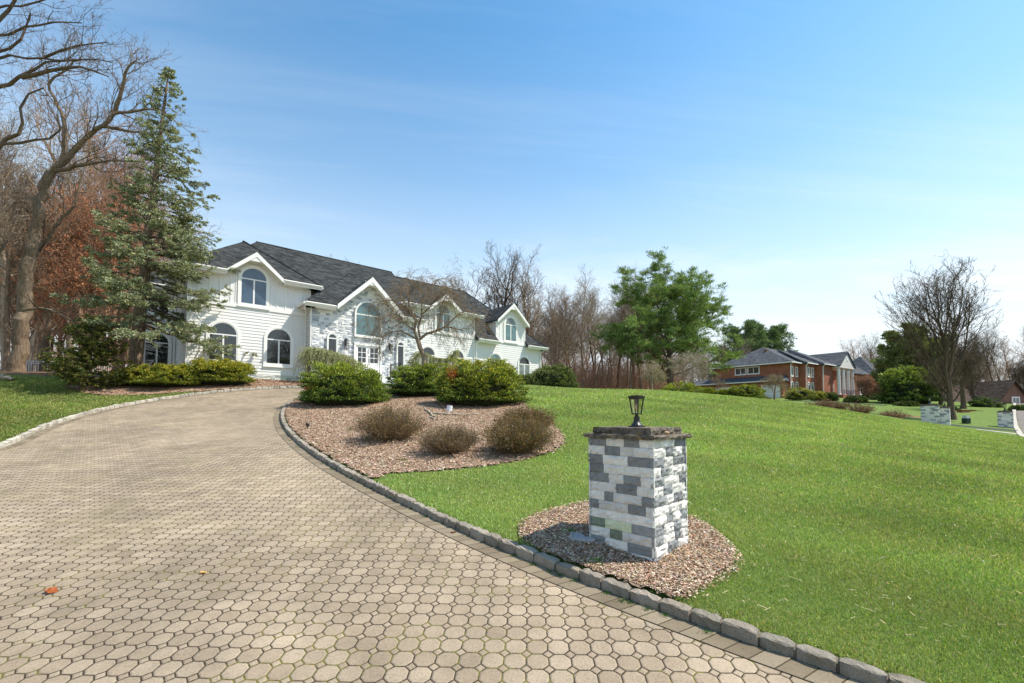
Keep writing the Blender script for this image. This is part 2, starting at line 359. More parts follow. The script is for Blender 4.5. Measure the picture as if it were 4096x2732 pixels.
# lawn ground: green with thatch; leaf litter where the Col attribute says so
t=NT('lawn_ground');oc=t.oc();zone=t.n('ShaderNodeSeparateColor');t.set(zone,0,t.attr())
g=t.mix(t.ramp(t.noise(2.2,5,oc,.7),[(.3,0.),(.7,1.)]),(.105,.165,.034),(.165,.235,.055));g=t.mix(t.ramp(t.noise(28,4,oc,.8),[(.45,0.),(.75,.6)]),g,(.17,.19,.06))
g=t.mix(1.,g,t.ramp(t.noise(90,3,oc,.8),[(.3,.5),(.6,1.15)]),'MULTIPLY')
dry=t.ramp(t.math('ADD',t.noise(1.3,5,oc,.7),zone.outputs[1]),[(.75,0.),(1.15,1.)]);g=t.mix(dry,g,t.mix(t.noise(30,3,oc),(.30,.24,.11),(.17,.15,.06)))
l=t.mix(t.ramp(t.noise(9,6,oc,.75),[(.35,0.),(.65,1.)]),(.10,.060,.032),(.30,.185,.11))
lm=t.ramp(t.math('ADD',zone.outputs[0],t.math('MULTIPLY',t.math('SUBTRACT',t.noise(1.4,5,oc,.7),.5),.9)),[(.42,0.),(.60,1.)])
M['lawn']=t.pbr(t.mix(lm,g,l),.95,t.bump(t.noise(60,4,oc,.8),.8,.03),.1)
t=NT('mulch_ground');oc=t.oc();c=t.mix(t.ramp(t.noise(35,5,oc,.8),[(.35,0.),(.65,1.)]),(.20,.125,.08),(.50,.36,.26));M['mulch']=t.pbr(c,.95,t.bump(t.noise(60,4,oc,.8),1.,.03),.1)
M['chips']=attrmat('bark_chips',.9,.15,.3,40)
M['asphalt']=plain('asphalt',(.20,.175,.15),.9,.2,.3,3,bump=.01)
M['concrete']=plain('pale_concrete',(.50,.46,.39),.85,.2,.25,8,bump=.005)
M['attr']=attrmat('mixed_surface')
M['rock']=attrmat('rock',.85,.2,.35,12,.02)
exec_parts=[]
# ------------------------------------------------------------------ camera, sun, sky
cam=bpy.data.cameras.new('camera');co=bpy.data.objects.new('camera',cam);COL.objects.link(co);scene.camera=co
co.location=(0,0,CH);co.rotation_euler=(math.pi/2+PT,0,0);cam.sensor_width=36;cam.lens=36*F/4096;cam.shift_y=(CY-1366)/4096;cam.clip_end=3000;cam.clip_start=.05
SUN_EL=R(55);SUN=np.array([.998,.06,0]);SUN=SUN/np.linalg.norm(SUN)*math.cos(SUN_EL);SUN[2]=math.sin(SUN_EL)
ld=bpy.data.lights.new('sun','SUN');lo=bpy.data.objects.new('sun',ld);COL.objects.link(lo);ld.energy=4.7;ld.angle=R(.55);ld.color=(1,.925,.81)
from mathutils import Vector,Matrix
lo.rotation_euler=Vector(SUN).to_track_quat('Z','Y').to_euler();lo.location=(10,0,30)
w=bpy.data.worlds.new('World');scene.world=w;w.use_nodes=True;nt=w.node_tree;nt.nodes.clear()
t=NT.__new__(NT);t.t=nt;t.N=nt.nodes
out=t.n('ShaderNodeOutputWorld');bg=t.n('ShaderNodeBackground');sky=t.n('ShaderNodeTexSky');sky.sky_type='NISHITA';sky.sun_disc=False
sky.sun_elevation=SUN_EL;sky.sun_rotation=math.atan2(SUN[0],SUN[1]);sky.air_density=1.15;sky.dust_density=.5;sky.ozone_density=2.2;sky.altitude=50
dirv=t.n('ShaderNodeTexCoord').outputs['Generated'];sp_=t.n('ShaderNodeSeparateXYZ');t.set(sp_,0,dirv);z=sp_.outputs[2]
# cirrus lives on a high flat layer: divide the direction by its height
zc=t.math('MAXIMUM',t.math('ADD',z,.10),.03);cx=t.math('DIVIDE',sp_.outputs[0],zc);cy=t.math('DIVIDE',sp_.outputs[1],zc)
cb=t.n('ShaderNodeCombineXYZ');t.set(cb,0,cx);t.set(cb,1,cy);mp=t.n('ShaderNodeMapping');t.set(mp,0,cb.outputs[0]);t.set(mp,'Rotation',(0,0,R(-14)));t.set(mp,'Scale',(.16,.62,1.))
n1=t.noise(1.15,9,mp.outputs[0],.62,dist=1.3);n2=t.noise(.35,3,cb.outputs[0],.5)
cl=t.ramp(t.math('MULTIPLY',n1,t.math('ADD',n2,.55)),[(.46,0.),(.66,1.)])
band=t.ramp(z,[(.03,.95),(.24,.95),(.33,.38),(.45,.16),(.8,.14)])
hz=t.ramp(z,[(.0,.95),(.11,.93),(.21,.74),(.32,.42),(.47,.15),(.66,.0)])
f=t.math('MAXIMUM',t.math('MULTIPLY',cl,band),hz,clamp=True)
f=t.math('ADD',hz,t.math('MULTIPLY',t.math('MULTIPLY',cl,band),t.math('SUBTRACT',1.,hz)),clamp=True)
skyc=t.mix(1.,sky.outputs[0],(.80,1.29,1.39),'MULTIPLY')
c=t.mix(f,skyc,(6.5,6.85,7.05))
t.set(bg,0,c);t.set(bg,'Strength',.110);nt.links.new(bg.outputs[0],out.inputs[0])
vs=scene.view_settings;vs.view_transform='Standard';vs.look='None';vs.exposure=.55;vs.gamma=1
scene.cycles.max_bounces=6;scene.cycles.transparent_max_bounces=8
# ------------------------------------------------------------------ the drive and its kerbs
def sm_curve(P,step=.12,it=2):
    P=np.array(P,float)
    d=np.r_[0,np.cumsum(np.hypot(*np.diff(P,axis=0).T))];u=np.linspace(0,d[-1],max(8,int(d[-1]/step)))
    out=np.c_[np.interp(u,d,P[:,0]),np.interp(u,d,P[:,1])]
    k=int(1.2/step)
    for _ in range(it):
        pad=np.vstack([2*out[0]-out[k:0:-1],out,2*out[-1]-out[-2:-k-2:-1]])
        ker=np.ones(2*k+1)/(2*k+1);out=np.c_[np.convolve(pad[:,0],ker,'valid'),np.convolve(pad[:,1],ker,'valid')]
    return out
Lpx=[(0,1818),(55,1777),(166,1719),(276,1678),(387,1649),(498,1623),(608,1602),(719,1586),(885,1568),(1051,1556),(1222,1551)]
Rpx=[(3480,2732),(3250,2672),(3000,2597),(2802,2522),(2590,2438),(2430,2375),(2271,2308),(2112,2248),(2006,2203),(1900,2162),(1740,2085),(1575,1998),(1465,1945),(1360,1892),(1271,1838),(1188,1776),(1144,1732),(1119,1688),(1122,1643),(1161,1607),(1227,1582)]
Lw=[gnd(*p) for p in Lpx];Rw=[gnd(*p) for p in Rpx]
DU=np.array([math.sin(R(49)),math.cos(R(49))]);DV=np.array([-DU[1],DU[0]])
l1=np.array(Lw[-1]);r1=np.array(Rw[-1])
Lw=[(-24,1.),(-19,6.5),(-14.6,9.)]+Lw+[tuple(l1+DU*3+DV*-.3),(-3.2,27.1),(.2,28.6)]
Rw=[(9.5,-2.5),(6,.35),(4.2,1.7)]+Rw+[tuple(r1+DU*2.2+DV*.1),(-.6,23.9),(2.,26.)]
LC=sm_curve(Lw);RC=sm_curve(Rw)
poly=np.vstack([LC,RC[::-1]])
def inside(P,poly):
    x,y=P[:,0],P[:,1];r=np.zeros(len(P),bool);n=len(poly)
    a=poly;b=np.roll(poly,-1,0)
    for i in range(n):
        y0,y1=a[i,1],b[i,1]
        if y0==y1: continue
        c=((y0>y)!=(y1>y))&(x<(b[i,0]-a[i,0])*(y-y0)/(y1-y0)+a[i,0]);r^=c
    return r
def pdist(P,C):
    out=np.full(len(P),1e9);A=C[:-1];D=C[1:]-A;L2=(D**2).sum(1)
    for i in range(0,len(P),4000):
        p=P[i:i+4000];w=p[:,None]-A[None];tt=np.clip((w*D).sum(2)/L2,0,1)
        out[i:i+4000]=np.sqrt(((w-tt[...,None]*D)**2).sum(2).min(1))
    return out
LCs=LC[::3];RCs=RC[::3]
pol_s=np.vstack([LCs,RCs[::-1]])
def drive_sd(P):
    """signed distance to the paved area, negative inside"""
    d=np.minimum(pdist(P,LCs),pdist(P,RCs));return np.where(inside(P,pol_s),-d,d)
_sx=np.arange(-32,46,.12);_sy=np.arange(-8,42,.12);_sX,_sY=np.meshgrid(_sx,_sy)
_sc=drive_sd(np.c_[np.meshgrid(_sx[::8],_sy[::8])[0].ravel(),np.meshgrid(_sx[::8],_sy[::8])[1].ravel()]).reshape(len(_sy[::8]),-1)
_SG=bil(_sc,-32,-8,.96,_sX,_sY);_nr=np.abs(_SG)<1.1
_SG[_nr]=drive_sd(np.c_[_sX[_nr],_sY[_nr]])
def drive_sd(P):
    r=bil(_SG,-32,-8,.12,P[:,0],P[:,1]);o=(P[:,0]<-31)|(P[:,0]>45)|(P[:,1]<-7.5)|(P[:,1]>41);return np.where(o,9.,r)
KW=.125
_road=np.array([(26.5,18),(29.2,22.5),(31.9,27.5),(35.5,31),(40.8,36),(48.5,43),(62,55),(84.5,75),(92,70),(68,49),(55,37),(47,29),(42,22),(36,16)],float)
def near_ground(x,y):
    """height of the lawn sheet (just above the paving level)"""
    P=np.c_[np.ravel(x),np.ravel(y)];sd=drive_sd(P);h=H(P[:,0],P[:,1]);s=np.clip((sd-.0)/.12,0,1);return h-.2+.275*s
xs=np.r_[-600,-380,-240,-160,-110,-80,-60,np.arange(-50,-27,2.2),np.arange(-27,-20,.5),np.arange(-20,7,.15),np.arange(7,14,.35),np.arange(14,44,.8),np.arange(44,96,3),105,125,160,230,340,480,650]
ys=np.r_[-60,-30,-14,-8,-5,np.arange(-3,2,.5),np.arange(2,27,.15),np.arange(27,40,.45),np.arange(40,70,1.6),np.arange(70,118,4),130,160,220,320,480,700]
X,Y=np.meshgrid(xs,ys);P=np.c_[X.ravel(),Y.ravel()]
hh=near_ground(P[:,0],P[:,1]);far=np.hypot(np.clip(np.abs(P[:,0]-12)-90,0,None),np.clip(P[:,1]-118,0,None));hh=hh-far*.012
rd=inside(P,_road);hh[rd]-=.12
nx=len(xs);I=np.arange(len(ys)-1)[:,None]*nx+np.arange(nx-1)[None];I=I.ravel()
g=G();lit=np.zeros(len(P));x_,y_=P[:,0],P[:,1]
ss=lambda a,b,v:np.clip((v-a)/(b-a),0,1)
lit=np.maximum(lit,ss(0,1.,(y_-(22.4+.12*(x_+20)))/2.2)*(x_<-15.2)*1.)
lit=np.maximum(lit,ss(40,44,y_+.0*x_)*ss(27,23,x_))
lit=np.maximum(lit,ss(80,90,y_));lit=np.maximum(lit,ss(-33,-38,x_))
lit=np.maximum(lit,.8*ss(2.6,1.2,np.hypot(x_-35.5,y_-41)));
dry=np.zeros(len(P));sd=drive_sd(P);dry=np.maximum(dry,.42*ss(1.3,.2,sd)*(x_<-3));dry=np.maximum(dry,.20*(x_<-8)*(y_<26));dry=np.maximum(dry,.22*ss(.6,.15,sd)*(x_>-3))
g.add(np.c_[P,hh],np.c_[I,I+1,I+nx+1,I+nx],0,np.c_[lit,dry,0*lit])
ter=tag(g.obj('lawn_ground',M['lawn'],smooth=True),kind='structure')
# drive: loft between the two kerb lines
def loft(A,B,nu,nv,dz,Hf=H):
    def rs(C,n):
        d=np.r_[0,np.cumsum(np.hypot(*np.diff(C,axis=0).T))];u=np.linspace(0,d[-1],n);return np.c_[np.interp(u,d,C[:,0]),np.interp(u,d,C[:,1])]
    a=rs(A,nu);b=rs(B,nu);w=np.linspace(0,1,nv)[None,:,None];Pq=a[:,None]*(1-w)+b[:,None]*w
    z=Hf(Pq[...,0],Pq[...,1])+dz;V=np.concatenate([Pq,z[...,None]],2).reshape(-1,3)
    i=(np.arange(nu-1)[:,None]*nv+np.arange(nv-1)[None]).ravel();return V,np.c_[i,i+1,i+nv+1,i+nv]
# pair the two lines by hand-picked stations so that the loft never folds
def split_at(C,pts):
    idx=[int(np.argmin(((C-np.array(p))**2).sum(1))) for p in pts];idx=[0]+idx+[len(C)-1];return [C[idx[i]:idx[i+1]+1] for i in range(len(idx)-1)]
gA=G();g_=gnd
Ls=split_at(LC,[g_(166,1719),g_(719,1586),g_(1222,1551)])
Rs=split_at(RC,[g_(1575,1998),g_(1130,1700),g_(1227,1582)])
for a,b in zip(Ls,Rs):
    V,f=loft(a,b,60,40,0);gA.add(V,f[:,::-1])
drive=tag(gA.obj('driveway',M['paver'],smooth=True),kind='structure')
def offs(C,d):
    T=np.gradient(C,axis=0);T/=np.linalg.norm(T,axis=1)[:,None];return C+np.c_[-T[:,1],T[:,0]]*d
def strip(name,C,d0,d1,dz,mat,uvs=True):
    a=offs(C,d0);b=offs(C,d1);g=G();V,f=loft(a,b,len(C),3,dz);g.add(V,f);o=g.obj(name,mat,smooth=True)
    me=o.data;L=np.r_[0,np.cumsum(np.hypot(*np.diff(C,axis=0).T))];uvv=np.c_[np.repeat(L,3),np.tile(np.linspace(0,abs(d1-d0),3),len(C))]
    li=np.empty(len(me.loops),np.int32);me.loops.foreach_get('vertex_index',li);u=me.uv_layers.new(name='UVMap');u.data.foreach_set('uv',uvv[li].astype(np.float32).ravel());return o
# the right kerb line runs with the paving on its left-hand side
sgnR=1 if inside(offs(RC,.3)[200:201],pol_s)[0] else -1
sgnL=1 if inside(offs(LC,.3)[150:151],pol_s)[0] else -1
tag(strip('paving_border',RC,sgnR*.0,sgnR*.205,.006,M['border']),kind='structure')
tag(strip('paving_border',LC,sgnL*.0,sgnL*.205,.006,M['border']),kind='structure')
def kerb(name,C,sg,rng,blk,hgt,col):
    """row of rough granite blocks along the curve, on the far side from the paving"""
    g=G();L=np.r_[0,np.cumsum(np.hypot(*np.diff(C,axis=0).T))];s=0.
    while s<L[-1]-.4:
        l=blk*rng.uniform(.88,1.14);m=s+l/2;x=np.interp(m,L,C[:,0]);y=np.interp(m,L,C[:,1])
        x2=np.interp(m+.05,L,C[:,0]);y2=np.interp(m+.05,L,C[:,1]);T=np.array([x2-x,y2-y]);T/=np.linalg.norm(T)+1e-9;N=np.array([-T[1],T[0]])*-sg
        h=hgt*rng.uniform(.88,1.12);wd=KW*rng.uniform(.9,1.08);hl=(l-.018)/2;z0=H(x,y)
        zs=H(x+T[0]*.3,y+T[1]*.3)-z0;nu,nv=6,4
        ring=[]
        # profile across: bottom front, face, bevel, top, bevel, back bottom
        pr=[(0,-.06),(0,h*.45),(.003,h*.90),(.014,h*.99),(wd*.5,h*1.01),(wd-.018,h*.98),(wd,h*.7),(wd,-.06)]
        V=[]
        for i in range(nu):
            q=-hl+2*hl*i/(nu-1);e=.010*(1 if i in(0,nu-1) else 0)
            for (a,b) in pr:
                jx=rng.normal(0,.006);aa=a+jx+(e if a<.03 else (-e if a>wd-.03 else 0));bb=b+rng.normal(0,.004)-(e if b>h*.9 else 0)
                p=np.array([x,y])+T*(q+rng.normal(0,.003))+N*aa;V.append((p[0],p[1],z0+zs*q/.3+bb))
        k=len(pr);fs=np.array([[i*k+j,(i+1)*k+j,(i+1)*k+j+1,i*k+j+1] for i in range(nu-1) for j in range(k-1)])
        c=np.array(col)*rng.uniform(.78,1.15)*np.array([1+rng.normal(0,.02),1,1+rng.normal(0,.02)])
        n=len(V);g.add(V,fs if sg>0 else fs[:,::-1],0,c);g.add([V[j] for j in range(k)]+[V[n-k+j] for j in range(k)],[list(range(k)),list(range(k,2*k))[::-1]],0,c)
        # mortar
        s+=l
    V,f=loft(offs(C,-sg*.02),offs(C,-sg*(KW-.02)),len(C),2,hgt*.62);g.add(V,f if sg<0 else f[:,::-1],0,(.20,.17,.13))
    V,f=loft(offs(C,-sg*.018),offs(C,-sg*.02),len(C),2,0);V[::2,2]-=.05;V[1::2,2]+=hgt*.62;g.add(V,f,0,(.16,.13,.10))
    return g.obj(name,M['kerb'],smooth=False)
tag(kerb('kerb',RC,sgnR,np.random.default_rng(3),.26,.100,(.31,.27,.215)),kind='structure')
tag(kerb('kerb',LC,sgnL,np.random.default_rng(4),.27,.115,(.50,.45,.37)),kind='structure')  # same granite as the right row, brighter light put into its colour
# weeds and moss at the foot of the right kerb
# ------------------------------------------------------------------ mulch beds
def onR(px,py,d=KW):
    """point on the planted side of the right kerb next to a pixel"""
    p=np.array(gnd(px,py));i=int(np.argmin(((RC-p)**2).sum(1)));return tuple(offs(RC,-sgnR*d)[i])
def RCseg(p0,p1,d=KW-.04):
    C=offs(RC,-sgnR*d);i=int(np.argmin(((RC-np.array(gnd(*p0)))**2).sum(1)));j=int(np.argmin(((RC-np.array(gnd(*p1)))**2).sum(1)))
    return [tuple(q) for q in (C[i:j+1:3] if i<j else C[j:i+1:3][::-1])]
bed1=RCseg((1480,1950),(1227,1582))+[tuple(r1+DU*2.2+DV*-.2),(-.8,23.6)]+[gnd(*p) for p in [(2060,1566),(2085,1600),(2120,1645),(2200,1700),(2255,1745),(2268,1790),(2225,1822),(2100,1858),(1950,1885),(1742,1905),(1560,1915)]]
bed2=RCseg((2700,2480),(2060,2228))+[gnd(*p) for p in [(2068,2155),(2091,2123),(2165,2080),(2271,2051),(2356,2034),(2500,2022),(2660,2045),(2759,2095),(2844,2138),(2908,2192),(2945,2261),(2929,2314),(2876,2350),(2828,2380),(2775,2412)]]
bed3=[gnd(*p) for p in [(250,1556),(330,1580),(420,1590),(600,1588),(760,1574)]]
LCo=offs(LC,-sgnL*(KW-.03));i0=int(np.argmin(((LC-np.array(gnd(800,1576)))**2).sum(1)));i1=int(np.argmin(((LC-np.array(gnd(1222,1551)))**2).sum(1)))
OW=atY(1241,1500,27.9)[:2]-DU*6.2977
def hw(u,v): return OW+DU*u+DV*v
bed3+= [tuple(q) for q in LCo[i0:i1+25:3]]+[tuple(hw(7.,-1.3)),tuple(hw(-.3,-.1)),tuple(hw(-.6,5.)),tuple(hw(-2.6,5.4)),(-20.5,26),(-22,23.)]
def densify(P,j,rng,st=.12):
    P=np.array(P+[P[0]]);d=np.r_[0,np.cumsum(np.hypot(*np.diff(P,axis=0).T))];u=np.arange(0,d[-1],st);Q=np.c_[np.interp(u,d,P[:,0]),np.interp(u,d,P[:,1])];return Q
def bed_mesh(name,P,res,rng,up=.012):
    Q=densify(P,0,rng);x0,y0=Q.min(0);x1,y1=Q.max(0);ax=np.arange(x0,x1+res,res);ay=np.arange(y0,y1+res,res)
    XX,YY=np.meshgrid(ax,ay);Pq=np.c_[XX.ravel(),YY.ravel()];Pj=Pq+rng.normal(0,res*.25,Pq.shape)
    i=(np.arange(len(ay)-1)[:,None]*len(ax)+np.arange(len(ax)-1)[None]).ravel()
    ok=inside(Pj,Q);sd_=drive_sd(Pj);ok&=sd_>.015
    q=np.c_[i,i+1,i+len(ax)+1,i+len(ax)];q=q[ok[q].all(1)]
    z=H(Pj[:,0],Pj[:,1])+.09+up+np.clip(rng.normal(0,.006,len(Pj)),-.01,.02)
    used=np.unique(q);mp_=np.zeros(len(Pj),int);mp_[used]=np.arange(len(used))
    g=G();g.add(np.c_[Pj,z][used],mp_[q]);o=g.obj(name,M['mulch'],smooth=False);return tag(o,kind='structure'),Q
rb=np.random.default_rng(5)
_,Q1=bed_mesh('mulch_bed',bed1,.09,rb);_,Q2=bed_mesh('mulch_bed',bed2,.05,rb);_,Q3=bed_mesh('mulch_bed',bed3,.12,rb)
def chips(name,Q,n,s0,s1,rng,pal,label):
    lo_,hi=Q.min(0),Q.max(0);P=rng.uniform(lo_,hi,(n,2));P=P[inside(P+rng.normal(0,.05,P.shape),Q)];P=P[drive_sd(P)>KW+.0];n=len(P)
    z=H(P[:,0],P[:,1])+.106+rng.uniform(0,.012,n);a=rng.uniform(0,6.28,n);l=rng.uniform(s0,s1,n);wd=l*rng.uniform(.22,.5,n)
    T=np.c_[np.cos(a),np.sin(a),rng.normal(0,.28,n)];T=nrm(T);Sx=nrm(np.cross(T,[0,0,1.])+np.c_[np.zeros((n,2)),rng.normal(0,.35,n)]);c=np.c_[P,z]
    l=l[:,None]/2;wd=wd[:,None]/2;V=np.stack([c-T*l-Sx*wd,c+T*l-Sx*wd*.8,c+T*l*.9+Sx*wd,c-T*l*1.05+Sx*wd*.9],1).reshape(-1,3)
    g=G();g.add(V,(np.arange(n)*4)[:,None]+np.arange(4),0,np.repeat(vary(rng,n,pal,.2),4,axis=0));o=g.obj(name,M['chips']);return tag(o,label,'mulch',kind='stuff')
PAL=[(.68,.52,.38),(.56,.38,.25),(.39,.22,.13),(.71,.60,.47),(.23,.13,.08),(.62,.45,.31)]
chips('bark_mulch',Q1,150000,.02,.055,rb,PAL,'brown bark mulch around the shrubs on the island bed')
chips('bark_mulch',Q2,70000,.012,.034,rb,PAL,'brown bark mulch round the foot of the near stone pillar')
chips('bark_mulch',Q3,26000,.04,.09,rb,[(.38,.20,.11),(.28,.13,.07),(.48,.30,.18)],'reddish bark mulch under the hedge beside the white house')
# ------------------------------------------------------------------ grass
def house_mask(P):
    q=P-OW;u=q@DU;v=q@DV;return (u>-2.2)&(u<26.8)&(v>-1.3)&(v<12)
def blades(name,n,samp,hfun,pal,wts,label,rng):
    P=samp(n);sd_=drive_sd(P);ok=sd_>KW-.02
    for Q in (Q1,Q2,Q3): ok&=~inside(P+rng.normal(0,.035,P.shape),Q)
    ok&=~house_mask(P);P=P[ok];n=len(P);d=np.hypot(P[:,0],P[:,1])
    z=near_ground(P[:,0],P[:,1])-.006;h=(hfun(d))*rng.uniform(.55,1.35,n);wd=np.clip(.0016*d,.005,.035)*rng.uniform(.6,1.3,n);a=rng.uniform(0,6.28,n)
    S=np.c_[np.cos(a),np.sin(a),0*a]*wd[:,None]/2;lean=np.c_[rng.normal(0,.45,n),rng.normal(0,.45,n),np.ones(n)]*h[:,None]
    c=np.c_[P,z];V=np.stack([c-S,c+S,c+lean],1).reshape(-1,3)
    # tone drifts in soft patches
    pch=np.sin(P[:,0]*1.7+np.sin(P[:,1]*1.3)*2)+np.sin(P[:,1]*2.3+P[:,0]*.7)+np.sin(P[:,0]*.43-P[:,1]*.61)*1.2
    col=vary(rng,n,pal,.20,wts)*(1+.075*pch[:,None])*(1+np.array([.06,.0,.05])*np.sin(P[:,0]*3.1+P[:,1]*2.2+np.sin(P[:,1]*5))[:,None]);C=np.repeat(col,3,axis=0)
    g=G();g.add(V,np.arange(3*n).reshape(-1,3),0,C);return tag(g.obj(name,M['grass']),label,'grass',kind='stuff')
rn=np.random.default_rng(11)
GP=[(.235,.345,.072),(.315,.42,.100),(.42,.49,.17),(.150,.235,.048),(.58,.52,.30)];GW=[.30,.30,.19,.12,.09]
def samp_right(n):
    # even over the picture: distance drawn so that near and far get the same share of pixels
    px=np.where(rn.random(n)<.80,rn.uniform(1300,4260,n),rn.uniform(4200,7600,n));d=1/np.sqrt(rn.uniform(1/28.**2,1/3.0**2,n)*.35+rn.uniform(0,1,n)**2*.02+1/28.**2)
    d=2.4*np.exp(rn.uniform(0,1,n)**.85*math.log(29/2.4));X=(px-CX)/F*d;P=np.c_[X,d];return P[(X>-4.5)]
blades('grass',1150000,samp_right,lambda d:np.clip(.015+.0026*d,.022,.07),GP,GW,'bright green mown grass over the big lawn on the right',rn)
def samp_left(n):
    px=rn.uniform(-150,1300,n);d=8*np.exp(rn.uniform(0,1,n)*math.log(25/8));X=(px-CX)/F*d;P=np.c_[X,d]
    return P[inside(P,np.array([(-30,6),(-30,22.5),(-20,23.5),(-12,26),(-7,25),(-12,20),(-14,10),(-16,6)]))|True]
def samp_left2(n):
    P=samp_left(n);k=(P[:,0]<-7)&(P[:,1]<23.5+.1*(P[:,0]+16)-rn.exponential(.4,len(P)));return P[k]
blades('grass',320000,samp_left2,lambda d:.05+0*d,[(.14,.21,.030),(.20,.26,.042),(.27,.29,.07),(.48,.39,.18),(.085,.14,.02)],[.3,.28,.15,.15,.12],'green and straw coloured grass left of the paved drive',rn)
# straw bits lying on the lawn
n=1500;P=samp_right(n);P=P[(drive_sd(P)>.4)&~inside(P,Q1)&~inside(P,Q2)&~house_mask(P)];n=len(P);a=rn.uniform(0,6.28,n);l=rn.uniform(.006,.024,n)*(1+P[:,1]*.05)*(1+rn.exponential(.35,n))
z=near_ground(P[:,0],P[:,1])+.03+.0018*P[:,1];c=np.c_[P,z];T=np.c_[np.cos(a),np.sin(a),rn.normal(0,.2,n)]*l[:,None];S=np.c_[-np.sin(a),np.cos(a),0*a]*(.0016+.0004*P[:,1:2])
g=G();g.add(np.stack([c-T-S,c+T-S,c+T*1.1+S,c-T+S],1).reshape(-1,3),np.arange(4*n).reshape(-1,4),0,np.repeat(vary(rn,n,[(.62,.55,.36),(.5,.42,.25),(.34,.24,.12)],.15),4,axis=0))
tag(g.obj('dry_thatch',M['chips']),'scattered straw coloured bits of dead grass on the lawn','dead grass',kind='stuff')
# ================================================================== THE WHITE HOUSE
HZ=3.55;HANG=math.atan2(DU[1],DU[0])
house=thing('white_house','large white two-storey house with charcoal shingle roof and a white stone entrance gable','house',(OW[0],OW[1],HZ),HANG)
L_=lambda z:z-HZ
rh=np.random.default_rng(21)
def lap_wall(g,u0,u1,z0,z1,y,ex=.178,axis='x',x=0,top=None):
    """tilted lap boards; axis 'x': boards run along x at depth y, facing -y; axis 'y-': run along y at x, facing -x; 'y+': facing +x"""
    k=0;z=z0
    while z<z1-1e-3:
        zt=min(z+ex,z1);a,b=u0,u1
        if top is not None:
            a,b=top(zt)
            if b-a<.1: break
        o0,o1=.028,.008
        pr=[(o0,z),(o1,zt),(-.02,zt),(-.02,z)]
        V=[]
        for q in (a,b):
            for d,zz in pr:
                V.append((q,y-d,zz) if axis=='x' else ((x-d,q,zz) if axis=='y-' else (x+d,q,zz)))
        f=np.array([[0,1,5,4],[3,0,4,7],[1,2,6,5]]) if axis in('y-',) else np.array([[4,5,1,0],[7,4,0,3],[5,6,2,1]])
        if axis=='x': f=np.array([[0,4,5,1],[3,7,4,0],[1,5,6,2]])
        c=1-rh.uniform(0,.03);g.add(V,f,0,(c,c,c));z=zt
def wallbox(g,x0,x1,y0,y1,z0,z1): g.box(x0,x1,y0,y1,L_(z0),L_(z1))
# bodies (closed boxes behind the cladding)
g=G()
g.box(0,6.2,0,9.3,0,L_(9.55));g.box(-1.75,.1,6,11.5,0,L_(9.55))
g.box(6.2,12.8,.7,9.3,0,L_(9.5));g.box(12.8,18.9,0,9.3,0,L_(9.5));g.box(18.9,26.4,.0,9.8,0,L_(7.7))
g.objs('wall',M['siding'],house)
g=G();lap_wall(g,.10,6.10,L_(3.96),L_(7.72),0);g.obj('lap_siding',M['siding'],house)
g=G();lap_wall(g,-1.66,-.02,L_(3.96),L_(9.5),6.);g.obj('lap_siding',M['siding'],house)
g=G();lap_wall(g,12.9,18.8,L_(3.96),L_(7.72),0);g.obj('lap_siding',M['siding'],house)
g=G();lap_wall(g,18.95,26.3,L_(3.75),L_(7.68),0);g.obj('lap_siding',M['siding'],house)
g=G();lap_wall(g,0.1,6.,L_(3.96),L_(9.5),0,axis='y-',x=0);g.obj('lap_siding',M['siding'],house)
g=G();lap_wall(g,6,11.4,L_(3.96),L_(9.5),0,axis='y-',x=-1.75);g.obj('lap_siding',M['siding'],house)
g=G();lap_wall(g,-.98,-.02,L_(3.6),L_(8.3),0,axis='y-',x=6.0);g.obj('lap_siding',M['siding'],house)
g=G();lap_wall(g,.1,2.5,L_(7.7),L_(9.5),0,axis='y+',x=18.9);g.obj('lap_siding',M['siding'],house)
g=G();lap_wall(g,.1,9.7,L_(3.75),L_(7.6),0,axis='y+',x=26.4);g.obj('lap_siding',M['siding'],house)
# corner boards, belt boards, battens
g=G()
for x in (0,6.2): g.box(x-.035 if x==0 else x-.11,x+.11 if x==0 else x+.03,-.045,.06,L_(3.6),L_(9.5))
for x0,x1 in((12.78,12.9),(18.78,18.93)): g.box(x0,x1,-.045,.06,L_(3.6),L_(9.5))
g.box(-1.79,-1.66,5.95,6.05,L_(3.6),L_(9.5));g.box(26.3,26.44,-.045,.08,L_(3.6),L_(7.7));g.box(-.04,.07,-.047,.1,L_(3.6),L_(9.5))
for x0,x1 in((.08,6.1),(12.9,18.78)): g.box(x0,x1,-.06,.02,L_(7.70),L_(7.90))
g.box(21.0,24.55,-.065,.02,L_(7.70),L_(7.93))
g.box(5.94,6.0,-.03+.0-1.02,-.9,L_(3.6),L_(8.3))
g.objs('corner_board',M['white'],house)
g=G()
for x in (.45,.95,1.45,1.95,2.20,4.0,4.33,4.78,5.25,5.70,6.02): g.box(x-.025,x+.025,-.028,.01,L_(7.9),L_(9.5) if not 1.8<x<4.4 else L_(9.9))
for x in (13.0,13.35,13.8,14.25,14.7,14.95,16.8,17.05,17.5,17.95,18.4,18.72): g.box(x-.025,x+.025,-.028,.01,L_(7.9),L_(9.5) if not 14.7<x<17.2 else L_(9.9))
g.objs('batten',M['white'],house)
